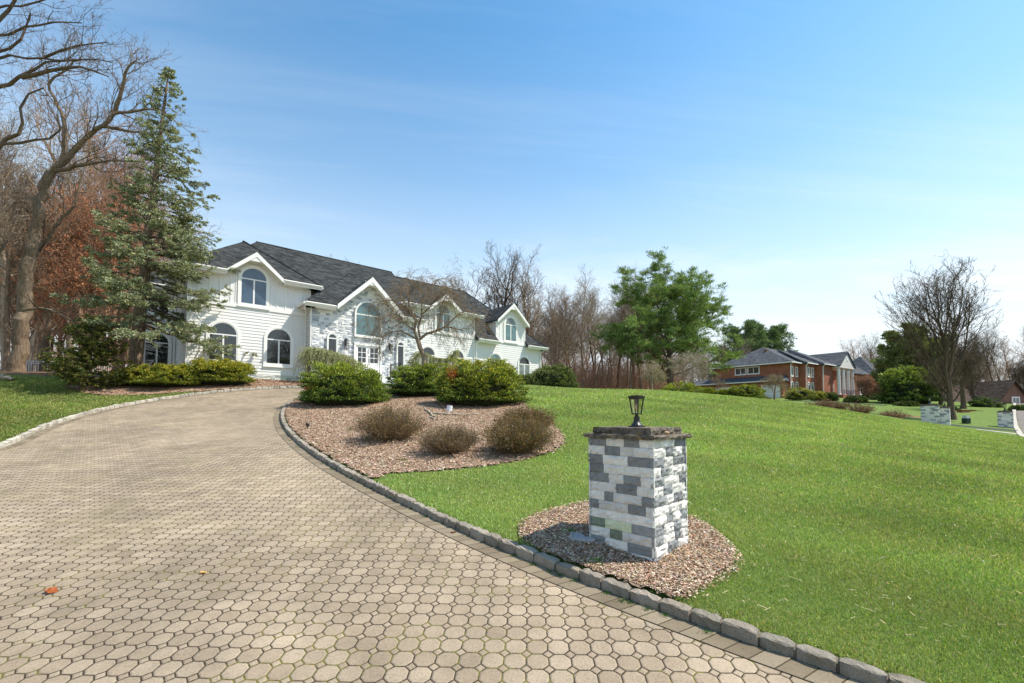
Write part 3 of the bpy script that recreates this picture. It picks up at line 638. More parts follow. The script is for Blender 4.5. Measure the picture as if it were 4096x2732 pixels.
# stone entrance block
def stones(g,u0,u1,z0,z1,y,ch,rng,lens=(.25,.6),grey=.33,rough=.018,keep=None,P=None,nu=5,nv=4,gap=.003,white=(.76,.735,.69),dark=(.25,.26,.27),prot=.04,tint=None):
    if P is None: P=lambda u,z,d:(u,y-d,z)
    z=z0;row=0;lastg=False;prevg=[];curg=[]
    while z<z1-.02:
        zt=min(z+ch,z1);u=u0
        while u<u1-.005:
            l=rng.uniform(*lens);isg=(not lastg) and rng.random()<grey*1.9*(.45 if any(p<u+l*.7 and q_>u+l*.2 for p,q_ in prevg) else 1.3)
            l*=.82 if isg else 1.12
            l=u1-u if u+l>u1-.09 else l
            a,b=u+gap/2,u+l-gap/2;lastg=isg
            if keep is None or keep((a+b)/2,(z+zt)/2):
                base=prot*rng.uniform(.45,1);D=base+rng.normal(0,rough,(nu,nv));D[0]-=.012;D[-1]-=.012;D[:,0]-=.010;D[:,-1]-=.010;D=np.clip(D,.006,.09)
                V=[];
                for i in range(nu):
                    for j in range(nv):
                        V.append(P(a+(b-a)*i/(nu-1),z+gap/2+(zt-z-gap)*j/(nv-1),D[i,j]))
                f=[[i*nv+j,(i+1)*nv+j,(i+1)*nv+j+1,i*nv+j+1] for i in range(nu-1) for j in range(nv-1)]
                m=len(V)
                edge=[i*nv for i in range(nu)]+[(nu-1)*nv+j for j in range(1,nv)]+[i*nv+nv-1 for i in range(nu-2,-1,-1)]+[j for j in range(nv-2,0,-1)]
                for e in edge:
                    i,j=divmod(e,nv);V.append(P(a+(b-a)*i/(nu-1),z+gap/2+(zt-z-gap)*j/(nv-1),-.01))
                k=len(edge);f+=[[edge[(q+1)%k],edge[q],m+q,m+(q+1)%k] for q in range(k)]
                c=np.array(dark if isg else white)*rng.uniform(.8 if isg else .9,1.25 if isg else 1.06)
                if not isg and rng.random()<.25: c=c*rng.uniform(.82,.95)
                if tint is not None: c=c*np.array(tint((a+b)/2,(z+zt)/2))
                g.add(V,np.array(f),0,c)
            if isg: curg.append((u,u+l))
            u+=l
        z=zt;row+=1;prevg=curg;curg=[]
rs_=np.random.default_rng(9)
APX=(9.55,10.75)
def keepB(u,z):
    zz=z+HZ
    if abs(u-9.53)<.80 and 6.75<zz<8.2: return False
    if abs(u-9.55)<.85 and zz<6.1: return False
    return zz<8.05 or zz<APX[1]-.35-abs(u-APX[0])*.98
g=G();g.prism([(5.98,0),(13.05,0),(13.05,L_(8.15)),(11.77,L_(8.15)),(9.55,L_(10.28)),(7.33,L_(8.15)),(5.98,L_(8.15))],-1.0,.9,'y',0,(.5,.5,.5));g.obj('stone_backing_wall',M['stone'],house)
g=G();stones(g,6.05,13.0,L_(3.6),L_(10.4),-1.0,.148,rs_,(.22,.55),.26,.014,keepB,nu=4,nv=3,white=(.74,.74,.735),dark=(.40,.42,.46));
g.obj('ledger_stone_facing',M['stone'],house)
g=G();stones(g,.1,6.0,L_(3.58),L_(3.94),-.01,.12,rs_,(.25,.55),.35,.012,nu=3,nv=3,dark=(.36,.38,.42));g.obj('stone_plinth',M['stone'],house);g=G();stones(g,12.9,18.8,L_(3.58),L_(3.94),-.01,.12,rs_,(.25,.55),.35,.012,nu=3,nv=3,dark=(.36,.38,.42))
g.obj('stone_plinth',M['stone'],house)
# roofs
def roof(name,tops,mat,parent,th=.16,gutz=True):
    """tops: list of 3d polygons (house coordinates, z absolute); each becomes a slab"""
    g=G()
    for P in tops:
        P=[np.array((p[0],p[1],L_(p[2]) if parent is house else p[2])) for p in P];n=len(P)
        nn=np.cross(P[1]-P[0],P[2]-P[0])
        if nn[2]<0: P=P[::-1]
        B=[p-np.array([0,0,th]) for p in P]
        g.add(P+B,[list(range(n)),list(range(n,2*n))[::-1]]+[[i,n+i,n+(i+1)%n,(i+1)%n] for i in range(n)])
    return g.obj(name,mat,parent,uv=True)
e=9.62
Aap=(3.05,3.15,12.62)
roofA=[[(6.7,-.5,e),Aap,(-.55,-.5,e),(1.62,-.5,e),(3.09,1.08,10.93),(4.56,-.5,e)],[(-.55,-.5,e),Aap,(3.05,6.3,12.62),(-.55,9.8,e)],[(6.7,-.5,e),(6.7,4.6,e+.02),(3.05,5.2,12.6),Aap]]
main=[[(.4,.2,e),(18.9,.2,e),(18.9,5.,13.42-.3),(14.1,5.,13.42),(4.1,5.,13.42)],[(.4,9.8,e),(4.1,5,13.42),(14.1,5,13.42),(21.4,5,13.12),(21.4,9.8,e)],[(.4,.2,e),(4.1,5.,13.42),(.4,9.8,e)]]
main=[[(.4,.2,e),(14.1,.2,e),(14.1,5.,13.40),(4.1,5.,13.40)],[(14.1,.2,e-.2),(19.4,.2,e-.2),(21.4,5.,13.10),(14.1,5.,13.10)],[(.4,9.8,e),(4.1,5,13.40),(14.1,5,13.40),(14.1,9.8,e)],[(14.1,9.8,e-.3),(14.1,5,13.1),(21.4,5,13.1),(21.4,9.8,e-.3)],[(.4,.2,e),(4.1,5.,13.40),(.4,9.8,e)]]
roofC=[[(19.4,-.5,e),(15.85,3.1,12.55),(12.3,-.5,e),(14.43,-.5,e),(15.9,.95,10.80),(17.37,-.5,e)],[(12.3,-.5,e),(15.85,3.1,12.55),(15.85,5,12.55),(12.3,4.6,e)],[(19.4,-.5,e),(19.4,1.75,e),(19.4,3.,10.9),(15.85,5,12.55),(15.85,3.1,12.55)]]
roofB=[[(13.5,-1.45,8.32),(9.53,2.6,11.72),(5.55,-1.45,8.32),(7.33,-1.45,8.32),(9.55,1.2,10.55),(11.77,-1.45,8.32)],[(5.55,-1.45,8.32),(9.53,2.6,11.72),(5.55,4.,8.32)],[(13.5,-1.45,8.32),(13.5,4.,8.32),(9.53,2.6,11.72)]]
roofD=[[(26.78,-.5,7.73),(21.4,5,13.1),(18.93,5,13.1),(18.93,-.5,7.73),(21.12,-.5,7.73),(21.12,1.39,9.58),(22.77,3.07,11.22),(24.42,1.39,9.58),(24.42,-.5,7.73)],[(26.78,-.5,7.73),(26.78,10.3,7.73),(21.4,5,13.1)],[(18.9,10.3,7.73),(18.9,5,13.1),(21.4,5,13.1),(26.78,10.3,7.73)]]
roofL=[[(-2.25,5.5,e),(1.,5.5,e),(1.,8.6,12.1),(.3,8.6,12.1)],[(-2.25,5.5,e),(.3,8.6,12.1),(-2.25,11.9,e)],[(-2.25,11.9,e),(.3,8.6,12.1),(1.,8.6,12.1),(1.,11.9,e)]]
for nm,rf in (('roof',roofA),('roof',main),('roof',roofC),('roof',roofB),('roof',roofD),('roof',roofL)): roof(nm,rf,M['roof'],house)
# ridge caps
g=G()
def cap(a,b,r=.05): g.tube([(a[0],a[1],L_(a[2])+.02),(b[0],b[1],L_(b[2])+.02)],r,5)
for a,b in (((4.1,5,13.4),(14.1,5,13.4)),((14.1,5,13.1),(21.4,5,13.1)),((6.7,-.5,e),Aap),((5.55,-1.45,8.32),(9.53,2.6,11.72)),((21.4,5,13.1),(26.78,-.5,7.73)),(Aap,(3.05,6.3,12.62))): cap(a,b)
g.objs('ridge_cap',M['roof'],house,uv=True)
# gables: small roof, rake boards, soffit, triangular panel
def gable(uc,hw_,z_e,z_a,yf,yb,wall=None,fw=.20):
    """front gable with its face at yf; roof runs back to yb"""
    th=.12
    for sg in (-1,1):
        g=G();n_=hw_;P=[(uc,yf,z_a),(uc,yb,z_a),(uc+sg*n_,yb,z_e),(uc+sg*n_,yf,z_e)]
        roof('roof',[P],M['roof'],house,th)
    g=G()
    for sg in (-1,1):
        g.prism([(uc,L_(z_a)-.02),(uc+sg*hw_,L_(z_e)-.02),(uc+sg*hw_,L_(z_e)-.02-fw*1.15),(uc,L_(z_a)-.02-fw*1.35)],yf-.03,yf+.05,'y')
        g.prism([(uc,L_(z_a)-.125),(uc+sg*hw_,L_(z_e)-.125),(uc+sg*hw_,L_(z_e)-.18),(uc,L_(z_a)-.18)],yf+.05,yf+.6,'y')
    s_=(z_a-z_e)/hw_;q=.46
    g.prism([(uc-q/s_,L_(z_a)-q-.10),(uc+q/s_,L_(z_a)-q-.10),(uc,L_(z_a)-.12)],yf,yf+.5,'y')
    g.obj('rake_board',M['white'],house)
gable(3.09,1.47,9.64,10.93,-.56,2.4);gable(15.9,1.47,9.6,10.80,-.56,2.4);gable(9.55,2.22,8.42,10.55,-1.62,2.0,fw=.26)
gable(22.77,1.80,9.58,11.22,-.45,3.0)
# gable wall panels
g=G()
g.prism([(1.75,L_(9.3)),(4.43,L_(9.3)),(4.43,L_(9.62)),(3.09,L_(10.75)),(1.75,L_(9.62))],-.012,.4,'y');g.prism([(14.55,L_(9.3)),(17.25,L_(9.3)),(17.25,L_(9.6)),(15.9,L_(10.6)),(14.55,L_(9.6))],-.012,.4,'y')
g.prism([(21.15,L_(7.9)),(24.4,L_(7.9)),(24.4,L_(9.62)),(22.77,L_(11.05)),(21.15,L_(9.62))],-.012,2.,'y')
g.objs('gable_wall',M['siding'],house)
g=G()
for x in (21.2,21.55,21.85,23.65,24.0,24.35): g.box(x-.025,x+.025,-.035,.0,L_(7.93),L_(9.6)+ (1.62-abs(x-22.77))*.8)
for x in (22.45,22.77,23.09): g.box(x-.025,x+.025,-.035,.0,L_(10.2),L_(10.75))
g.box(21.1,21.2,-.045,.1,L_(7.9),L_(9.55));g.box(24.35,24.45,-.045,.1,L_(7.9),L_(9.55))
for y in (.4,.8,1.2): g.box(21.12,21.15,y-.025,y+.025,L_(8.2+y),L_(9.5))
g.objs('batten',M['white'],house)
# gutters, soffits, downpipes
def gutter(x0,x1,z,y,zs=None,name='gutter',d=.62):
    g=G();zz=L_(z);pr=[(y-.02,zz-.02),(y-.13,zz+.0),(y-.14,zz-.05),(y-.09,zz-.10),(y-.07,zz-.15),(y,zz-.16)]
    g.prism(pr,x0,x1,'x');g.box(x0+.02,x1-.02,y+.0,y+.03,zz-.24,zz-.02);g.box(x0+.02,x1-.02,y+.03,y+d,zz-.235,zz-.205);return g.obj(name,M['white'],house)
gutter(-.62,1.64,9.62,-.5);gutter(4.56,6.76,9.62,-.5);gutter(12.3,14.43,9.62,-.5);gutter(17.37,19.45,9.62,-.5)
gutter(5.5,7.33,8.32,-1.45);gutter(11.77,13.55,8.32,-1.45);gutter(18.95,21.2,7.73,-.5);gutter(24.36,26.85,7.73,-.5);gutter(-2.3,0.,9.62,5.5)
g=G();
def gy(x,y0,y1,z,sg):
    zz=L_(z);g.box(min(x,x+sg*.13),max(x,x+sg*.13),y0,y1,zz-.15,zz);g.box(min(x,x-sg*.6),max(x,x-sg*.6),y0,y1,zz-.235,zz-.205)
gy(-.55,-.48,6.,9.62,-1);gy(6.7,-.48,.3,9.62,1);gy(5.55,-1.43,0.,8.32,-1);gy(26.8,-.48,10.2,7.73,1);gy(-2.25,5.5,11.8,9.62,-1);gy(19.4,-.48,1.7,9.62,1);gy(12.3,-.48,.3,9.62,-1)
g.objs('side_gutter',M['white'],house)
def pipe(pts): 
    g=G();g.tube([(a,b,L_(c)) for a,b,c in pts],.045,6);g.obj('downspout',M['white'],house)
pipe([(5.55,-1.35,8.2),(5.60,-1.0,8.02),(5.88,-.35,7.85),(5.93,-.11,7.6),(5.93,-.10,3.65)])
pipe([(26.6,-.45,7.6),(26.45,-.25,7.4),(26.30,-.11,7.25),(26.30,-.10,3.65)]);pipe([(18.98,-.5,7.55),(18.97,-.2,7.35),(18.96,-.11,3.65)]);pipe([(-.2,5.5,9.4),(-.12,5.85,9.2),(-.1,5.9,3.65)])
# windows
def arc(uc,r,zs,n=20,a0=0,a1=math.pi): return [(uc+r*math.cos(a0+(a1-a0)*i/n),zs+r*math.sin(a0+(a1-a0)*i/n)) for i in range(n+1)]
def window(uc,w,z0,zs,y,parent=house,arch=True,mull=1,glasses=('glass','glass'),case=.13,ZL=L_,out=.075,rise=None,dbl=True,top=None):
    r=w/2;z0=ZL(z0);zs=ZL(zs);g=G()
    k=1. if rise is None else rise/r
    def A(rr): return [(uc+rr*math.cos(math.pi*i/20),zs+(r*k+(rr-r))*math.sin(math.pi*i/20)) for i in range(21)]
    def ringf(ro,ri,y0,y1):
        o_=[(uc+ro,z0-(ro-r))]+A(ro)+[(uc-ro,z0-(ro-r))] if arch else [(uc+ro,z0-(ro-r)),(uc+ro,zs+(ro-r)),(uc-ro,zs+(ro-r)),(uc-ro,z0-(ro-r))]
        i_=[(uc+ri,z0-(ri-r))]+A(ri)+[(uc-ri,z0-(ri-r))] if arch else [(uc+ri,z0-(ri-r)),(uc+ri,zs+(ri-r)),(uc-ri,zs+(ri-r)),(uc-ri,z0-(ri-r))]
        n=len(o_);V=[(a,y0,b) for a,b in o_]+[(a,y0,b) for a,b in i_]+[(a,y1,b) for a,b in o_]+[(a,y1,b) for a,b in i_]
        f=[]
        for i in range(n):
            j=(i+1)%n;f+=[[i,n+i,n+j,j],[2*n+i,2*n+j,3*n+j,3*n+i],[i,j,2*n+j,2*n+i],[n+i,3*n+i,3*n+j,n+j]]
        g.add(V,np.array(f))
    if case: ringf(r+case,r,y-out,y+.02)
    ringf(r,r-.05,y-out+.012,y+.02)
    if arch: g.box(uc-r+.05,uc+r-.05,y-out+.014,y+.02,zs-.055,zs+.015)
    if mull:
        for m in range(1,mull+1):
            x=uc-r+w*m/(mull+1);g.box(x-.04,x+.04,y-out+.016,y+.02,z0+.05,zs-.05)
    g.box(uc-r-case-.02,uc+r+case+.02,y-out-.03,y+.02,z0-case-.05,z0-case+.01) if case else None
    wn=g.obj('window',M['white'],parent)
    yg=y-out+.022
    if arch:
        g=G();P=[(uc+r-.045,zs+.012)]+[(uc+(r-.045)*math.cos(math.pi*i/20),zs+(r*k-.045)*math.sin(math.pi*i/20)) for i in range(21)];g.prism(P[1:],yg,yg+.02,'y');g.obj('pane',M[glasses[0]],wn)
    nn=mull+1;zt=zs-.05
    for m in range(nn):
        a=uc-r+w*m/nn+(.04 if m else .045);b=uc-r+w*(m+1)/nn-(.04 if m<nn-1 else .045)
        g=G();g.box(a,b,yg,yg+.02,z0+.045,zt);
        gl=glasses[1+m] if len(glasses)>2 and 1+m<len(glasses) else glasses[1]
        g.obj('pane',M[gl],wn)
    return wn
window(1.65,1.36,4.60,6.08,0);window(4.47,1.36,4.60,6.08,0);window(3.09,1.36,7.95,9.44,0,glasses=('glass_sky_refl','glass_sky_refl'))
window(-.96,1.2,4.3,6.08,6.);window(-.96,1.1,7.95,9.1,6.,arch=False)
window(14.6,1.2,4.60,6.08,0);window(17.25,1.2,4.60,6.08,0);window(15.9,1.25,7.95,9.40,0,glasses=('glass_teal_refl','glass_teal_refl'))
window(21.05,1.3,4.6,6.1,0,glasses=('glass_teal_refl','glass_curtain'));window(24.32,1.3,4.6,6.1,0,glasses=('glass','glass_curtain'))
window(22.73,1.28,7.97,9.4,-.01,glasses=('glass_curtain','glass_teal_refl'))
window(9.53,1.74,6.72,8.12,-1.06,mull=0,case=.05,glasses=('glass_teal_refl','glass_teal_refl'),out=.085)
window(7.23,.56,4.75,6.36,-1.06,mull=0,case=.05,out=.085);window(11.83,.50,4.3,6.36,-1.06,mull=0,case=.05,out=.085)
# double front door
g=G()
for x in (8.60,10.36): g.box(x,x+.12,-1.13,-.98,L_(4.05),L_(6.22))
g.box(8.60,10.48,-1.14,-.98,L_(6.10),L_(6.24));g.box(8.72,10.36,-1.03,-.98,L_(4.05),L_(6.1))
fr=g.obj('door_frame',M['white'],house)
for x0,x1 in ((8.73,9.53),(9.55,10.35)):
    g=G();z0,z1=L_(4.07),L_(6.09);y0,y1=-1.075,-1.03;st=.13
    g.box(x0,x0+st,y0,y1,z0,z1);g.box(x1-st,x1,y0,y1,z0,z1);g.box(x0+st,x1-st,y0,y1,z1-.12,z1);g.box(x0+st,x1-st,y0,y1,L_(4.86),L_(5.0));g.box(x0+st,x1-st,y0,y1,z0,z0+.2);g.box(x0+st,x1-st,y0+.02,y1,z0+.2,L_(4.86))
    g.box(x0+st+.08,x1-st-.08,y0+.008,y1,z0+.27,L_(4.80))
    xm=(x0+x1)/2;g.box(xm-.015,xm+.015,y0+.004,y1,L_(5.0),z1-.12)
    for q in (1,2): zz=L_(5.0)+(z1-.12-L_(5.0))*q/3;g.box(x0+st,x1-st,y0+.006,y1,zz-.015,zz+.015)
    d=g.obj('door',M['white'],house)
    g=G();g.box(x0+st,x1-st,y0+.02,y0+.03,L_(5.0),z1-.12);g.obj('pane',M['glass'],d)
    if x0>9:
        g=G();g.box(x0+.04,x0+.085,y0-.02,y0,L_(5.0),L_(5.28));g.tube([(x0+.06,y0-.02,L_(4.78)),(x0+.06,y0-.07,L_(4.80)),(x0+.06,y0-.07,L_(4.96)),(x0+.06,y0-.02,L_(4.98))],.012,6);g.box(x0+.035,x0+.09,y0-.02,y0,L_(5.36),L_(5.44));g.obj('handle',M['black'],d)
def lantern(x):
    g=G();zc=L_(6.02);y=-1.24
    for sx in (-.09,.09):
        for sy in (-.09,.09): g.box(x+sx-.012,x+sx+.012,y+sy-.012,y+sy+.012,zc-.3,zc+.3)
    g.box(x-.11,x+.11,y-.11,y+.11,zc+.28,zc+.31);g.box(x-.11,x+.11,y-.11,y+.11,zc-.31,zc-.29);g.box(x-.05,x+.05,y+.1,-1.0,zc-.05,zc+.4);g.lathe([(.02,zc-.28),(.02,zc-.1)],x,y,8)
    o=g.obj('wall_lantern',M['black'],house);return o
lantern(8.07);lantern(11.05)
# porch, steps, railings
g=G();g.box(7.9,11.2,-2.6,-1.0,0.,L_(4.03));g.box(8.5,10.6,-2.95,-2.6,0,L_(3.87));g.box(8.5,10.6,-3.3,-2.95,0,L_(3.71));g.obj('porch',M['stone'],house)
def rail(x,nm='porch_railing'):
    root=[];g=G();zt=.95
    P=[(x,-1.15,L_(4.03)),(x,-2.5,L_(4.03)),(x,-3.25,L_(3.65))]
    for p in P: g.box(p[0]-.03,p[0]+.03,p[1]-.03,p[1]+.03,p[2],p[2]+zt+.05)
    for a,b in zip(P[:-1],P[1:]):
        a=np.array(a);b=np.array(b)
        for h in (zt,.12): g.tube([a+[0,0,h],b+[0,0,h]],.022,5)
        n=int(np.linalg.norm(b-a)/.11)
        for i in range(1,n): q=a+(b-a)*i/n;g.tube([q+[0,0,.12],q+[0,0,zt]],.010,4)
    return g.obj(nm,M['black'],house)
rail(8.0);rail(11.1)
g=G();g.box(7.97,8.03,-2.53,-2.47,L_(4.03),L_(5.0))
# urn planter
u_=hw(10.55,-3.05);g=G();g.lathe([(.13,0),(.14,.04),(.07,.08),(.06,.14),(.14,.22),(.22,.38),(.24,.52),(.22,.56),(.26,.60),(.26,.63),(.21,.63),(.19,.56)],0,0,20,0,(.75,.74,.70),mod=lambda i:1+.03*(i%2))
tag(g.obj('urn_planter',M['attr'],loc=(u_[0],u_[1],HZ+.32)),'white fluted urn planter beside the front door railing','planter')
# ================================================================== STONE PILLARS
def place_matrix(o,x,y,z,rz=0): o.location=(x,y,z);o.rotation_euler=(0,0,rz)
def lamp_meshes():
    g=G();g.box(-.068,.068,-.068,.068,0,.018)
    g.lathe([(.066,.018),(.060,.03),(.048,.045),(.038,.06),(.033,.075)],0,0,24,mod=lambda i:1+.05*(i%2));g.lathe([(.033,.075),(.034,.10),(.034,.115),(.024,.118),(.024,.13),(.018,.135),(.018,.15)],0,0,20)
    base=g.mesh('lamp_base',M['black'],smooth=False)
    g=G();z0,z1=.150,.325;a,b=.041,.064;s=.006
    for sx in (-1,1):
        for sy in (-1,1):
            V=[(sx*(a-s)+dx,sy*(a-s)+dy,z0) for dx in (-s,s) for dy in (-s,s)]+[(sx*(b-s)+dx,sy*(b-s)+dy,z1+.03) for dx in (-s,s) for dy in (-s,s)]
            g.add(V,np.array([[0,1,3,2],[4,6,7,5],[0,2,6,4],[1,5,7,3],[0,4,5,1],[2,3,7,6]]))
    g.box(-a,a,-a,a,z0-.004,z0+.010)
    c=b+.002;V=[(sx*(b-.002),sy*(b-.002),z1-.004) for sx,sy in((-1,-1),(1,-1),(1,1),(-1,1))]+[(sx*(b+.006),sy*(b+.006),z1+.032) for sx,sy in((-1,-1),(1,-1),(1,1),(-1,1))]
    g.add(V,[[0,3,2,1],[4,5,6,7],[0,1,5,4],[1,2,6,5],[2,3,7,6],[3,0,4,7]]);g.box(-.05,.05,-.05,.05,z1+.032,z1+.040)
    g.lathe([(.013,z1-.055),(.013,z1-.004)],0,0,12)
    frame=g.mesh('lantern_frame',M['black'])
    g=G();h=.0035
    for k in range(4):
        A=math.pi/2*k;c_,s_=math.cos(A),math.sin(A)
        def rt(x,y,z): return (x*c_-y*s_,x*s_+y*c_,z)
        o=.005;V=[rt(-a+2*s,-a+o,z0+.012),rt(a-2*s,-a+o,z0+.012),rt(b-2*s,-b+o+.002,z1-.004),rt(-b+2*s,-b+o+.002,z1-.004)]
        g.add(V,[[0,1,2,3]])
    pane=g.mesh('glass_pane',M['clear'])
    g=G();g.lathe([(.008,z1-.075),(.012,z1-.060),(.012,z1-.055)],0,0,12);g.lathe([(.006,z1-.128),(.018,z1-.118),(.022,z1-.100),(.016,z1-.080),(.010,z1-.070)],0,0,14)
    bulb=g.mesh('bulb',M['bulb'],smooth=True)
    return base,frame,pane,bulb
t=NT('clear_glass');a=t.n('ShaderNodeBsdfTransparent');b=t.n('ShaderNodeBsdfGlossy');t.set(b,'Roughness',.02);t.set(a,0,(.93,.92,.86));m=t.n('ShaderNodeMixShader');t.set(m,0,.10);t.set(m,1,a.outputs[0]);t.set(m,2,b.outputs[0]);t.t.links.new(m.outputs[0],t.out.inputs[0]);M['clear']=t.m
t=NT('bulb_glass');a=t.n('ShaderNodeBsdfTransparent');t.set(a,0,(.9,.78,.6));b=t.n('ShaderNodeBsdfPrincipled');t.set(b,'Base Color',(.75,.6,.42));t.set(b,'Roughness',.1);m=t.n('ShaderNodeMixShader');t.set(m,0,.5);t.set(m,1,a.outputs[0]);t.set(m,2,b.outputs[0]);t.t.links.new(m.outputs[0],t.out.inputs[0]);M['bulb']=t.m
LM=lamp_meshes()
def pillar_lamp(x,y,z,rz,label,scale=1.,light=False):
    o=thing('pillar_lamp',label,'lamp',(x,y,z),rz,'lanterns on the stone pillars');o.scale=(scale,)*3
    for me,nm in zip(LM,('base','lantern_frame','glass_pane','bulb')):
        c=bpy.data.objects.new(nm,me);COL.objects.link(c);c.parent=o
    return o
def slab(g,x0,x1,y0,y1,z0,z1,rng,n=14,j=.008,col=None):
    """rock-faced cap slab with an uneven edge"""
    P=[]
    def run(a,b,k): return [tuple(np.array(a)+(np.array(b)-np.array(a))*i/k) for i in range(k)]
    C=run((x0,y0),(x1,y0),n)+run((x1,y0),(x1,y1),n)+run((x1,y1),(x0,y1),n)+run((x0,y1),(x0,y0),n);m=len(C);V=[]
    cx,cy=(x0+x1)/2,(y0+y1)/2
    for f,(zz,ins) in enumerate(((z0,.004),(z0*.7+z1*.3,0),(z0*.35+z1*.65,-.002),(z1,.006))):
        for i,(a,b) in enumerate(C):
            k_=ins+rng.normal(0,j)*(1 if 0<f<3 else .5);d=np.array([cx-a,cy-b]);d/=np.linalg.norm(d);V.append((a+d[0]*k_,b+d[1]*k_,zz+rng.normal(0,.0015)))
    F_=[[r*m+i,r*m+(i+1)%m,(r+1)*m+(i+1)%m,(r+1)*m+i] for r in range(3) for i in range(m)]+[list(range(m))[::-1],[3*m+i for i in range(m)]]
    g.add(V,F_,0,col)
def pillar(x,y,z,rz,wx,wy,h,ch,label,rng,fine=True,group=None):
    """origin at the near-right corner-based rectangle: x from 0..wx, y 0..wy"""
    o=thing('stone_pillar',label,'pillar',(x,y,z),rz,group)
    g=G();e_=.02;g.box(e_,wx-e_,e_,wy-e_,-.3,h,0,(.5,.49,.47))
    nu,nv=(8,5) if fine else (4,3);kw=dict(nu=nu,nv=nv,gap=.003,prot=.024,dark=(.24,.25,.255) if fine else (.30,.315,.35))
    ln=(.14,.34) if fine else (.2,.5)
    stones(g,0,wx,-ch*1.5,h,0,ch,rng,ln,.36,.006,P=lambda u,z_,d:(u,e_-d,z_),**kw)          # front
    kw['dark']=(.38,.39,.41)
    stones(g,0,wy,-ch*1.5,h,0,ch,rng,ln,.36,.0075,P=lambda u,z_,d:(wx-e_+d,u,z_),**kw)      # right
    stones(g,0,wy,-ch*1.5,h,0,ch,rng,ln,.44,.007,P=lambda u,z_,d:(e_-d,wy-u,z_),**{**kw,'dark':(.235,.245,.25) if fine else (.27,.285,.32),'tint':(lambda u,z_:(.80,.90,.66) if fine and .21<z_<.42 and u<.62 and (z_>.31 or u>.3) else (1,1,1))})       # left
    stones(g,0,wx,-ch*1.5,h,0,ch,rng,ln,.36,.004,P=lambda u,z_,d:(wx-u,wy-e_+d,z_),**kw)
    g.obj('stone_shaft',M['stone'],o)
    g=G();slab(g,-.035,wx+.035,-.035,wy+.035,h,h+.046,rng);g.obj('cap_slab',M['bluestone'],o)
    g=G();slab(g,.04,wx-.04,.045,wy-.045,h+.046,h+.118,rng);g.obj('cap_slab',M['bluestone'],o)
    return o
rp=np.random.default_rng(31)
PC=atY(2619,2285,4.6);PA=math.atan2(.687,.7266)
# the near corner of the pillar is at (0,0) of its frame; x runs to the right-hand far corner, y to the left-hand far corner
PZ=0.0
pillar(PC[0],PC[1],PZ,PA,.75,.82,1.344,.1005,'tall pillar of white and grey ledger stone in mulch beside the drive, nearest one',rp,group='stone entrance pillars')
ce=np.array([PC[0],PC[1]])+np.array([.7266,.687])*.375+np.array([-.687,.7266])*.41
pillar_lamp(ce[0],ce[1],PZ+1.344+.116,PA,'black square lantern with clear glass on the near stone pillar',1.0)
# pebble on the lower cap slab
def pebble(name,label,x,y,z,sx,sy,sz,rz,col,rng,mat='rock',lump=.12,cat='stone',kids=16):
    V=[];n,m=10,14
    for i in range(n+1):
        ph=math.pi*i/n
        for j in range(m):
            th=2*math.pi*j/m;k_=1+lump*math.sin(2*th+ph*2+1)+lump*.5*math.sin(3*th-ph*3)
            V.append((sx*k_*math.sin(ph)*math.cos(th),sy*k_*math.sin(ph)*math.sin(th),sz*(1-math.cos(ph)*k_)/1))
    V=np.array(V);f=[[i*m+j,i*m+(j+1)%m,(i+1)*m+(j+1)%m,(i+1)*m+j] for i in range(n) for j in range(m)]
    g=G();V[:,2]-=V[:,2].min();g.add(V,np.array(f)[:,::-1],0,col);o=g.obj(name,M['attr'],loc=(x,y,z),smooth=True);o.rotation_euler[2]=rz;return tag(o,label,cat)
d1=np.array([.7266,.687]);d2=np.array([-.687,.7266])
q=np.array([PC[0],PC[1]])+d1*.27+d2*-.008;pebble('pebble','small tan pebble lying on the edge of the near pillar cap',q[0],q[1],1.391,.046,.024,.018,PA,(.52,.33,.20),rp)
# broken stone flake leaning at the pillar foot
def flake(name,label,px,py,L,Wd,th,rz,col,rng,tilt=(0,0),cat='stone',zoff=.1):
    x,y=gnd(px,py);n=18;pts=[];g=G();V=[]
    for k_ in range(3):
        for i in range(n):
            a=2*math.pi*i/n;r=1+.16*math.sin(3*a+1.2)+.1*math.sin(5*a);ed=(1,1.02,.86)[k_];V.append((L*r*ed*math.cos(a),Wd*r*ed*math.sin(a),(0,th*.6,th)[k_]+.25*th*math.sin(4*a)+.06*L*math.cos(a*2)))
    f=[[k_*n+i,k_*n+(i+1)%n,(k_+1)*n+(i+1)%n,(k_+1)*n+i] for k_ in range(2) for i in range(n)]+[list(range(n))[::-1],[2*n+i for i in range(n)]]
    g.add(V,f,0,col);o=g.obj(name,M['rock'],loc=(x,y,H(x,y)+zoff));o.rotation_euler=(tilt[0],tilt[1],rz);return tag(o,label,cat)
M['rock']=M['attr']
flake('stone_slab','broken grey flat stone lying against the left foot of the near pillar',2322,2197,.15,.075,.03,R(-38),(.34,.34,.34),rp,(R(10),R(6)),zoff=.12)
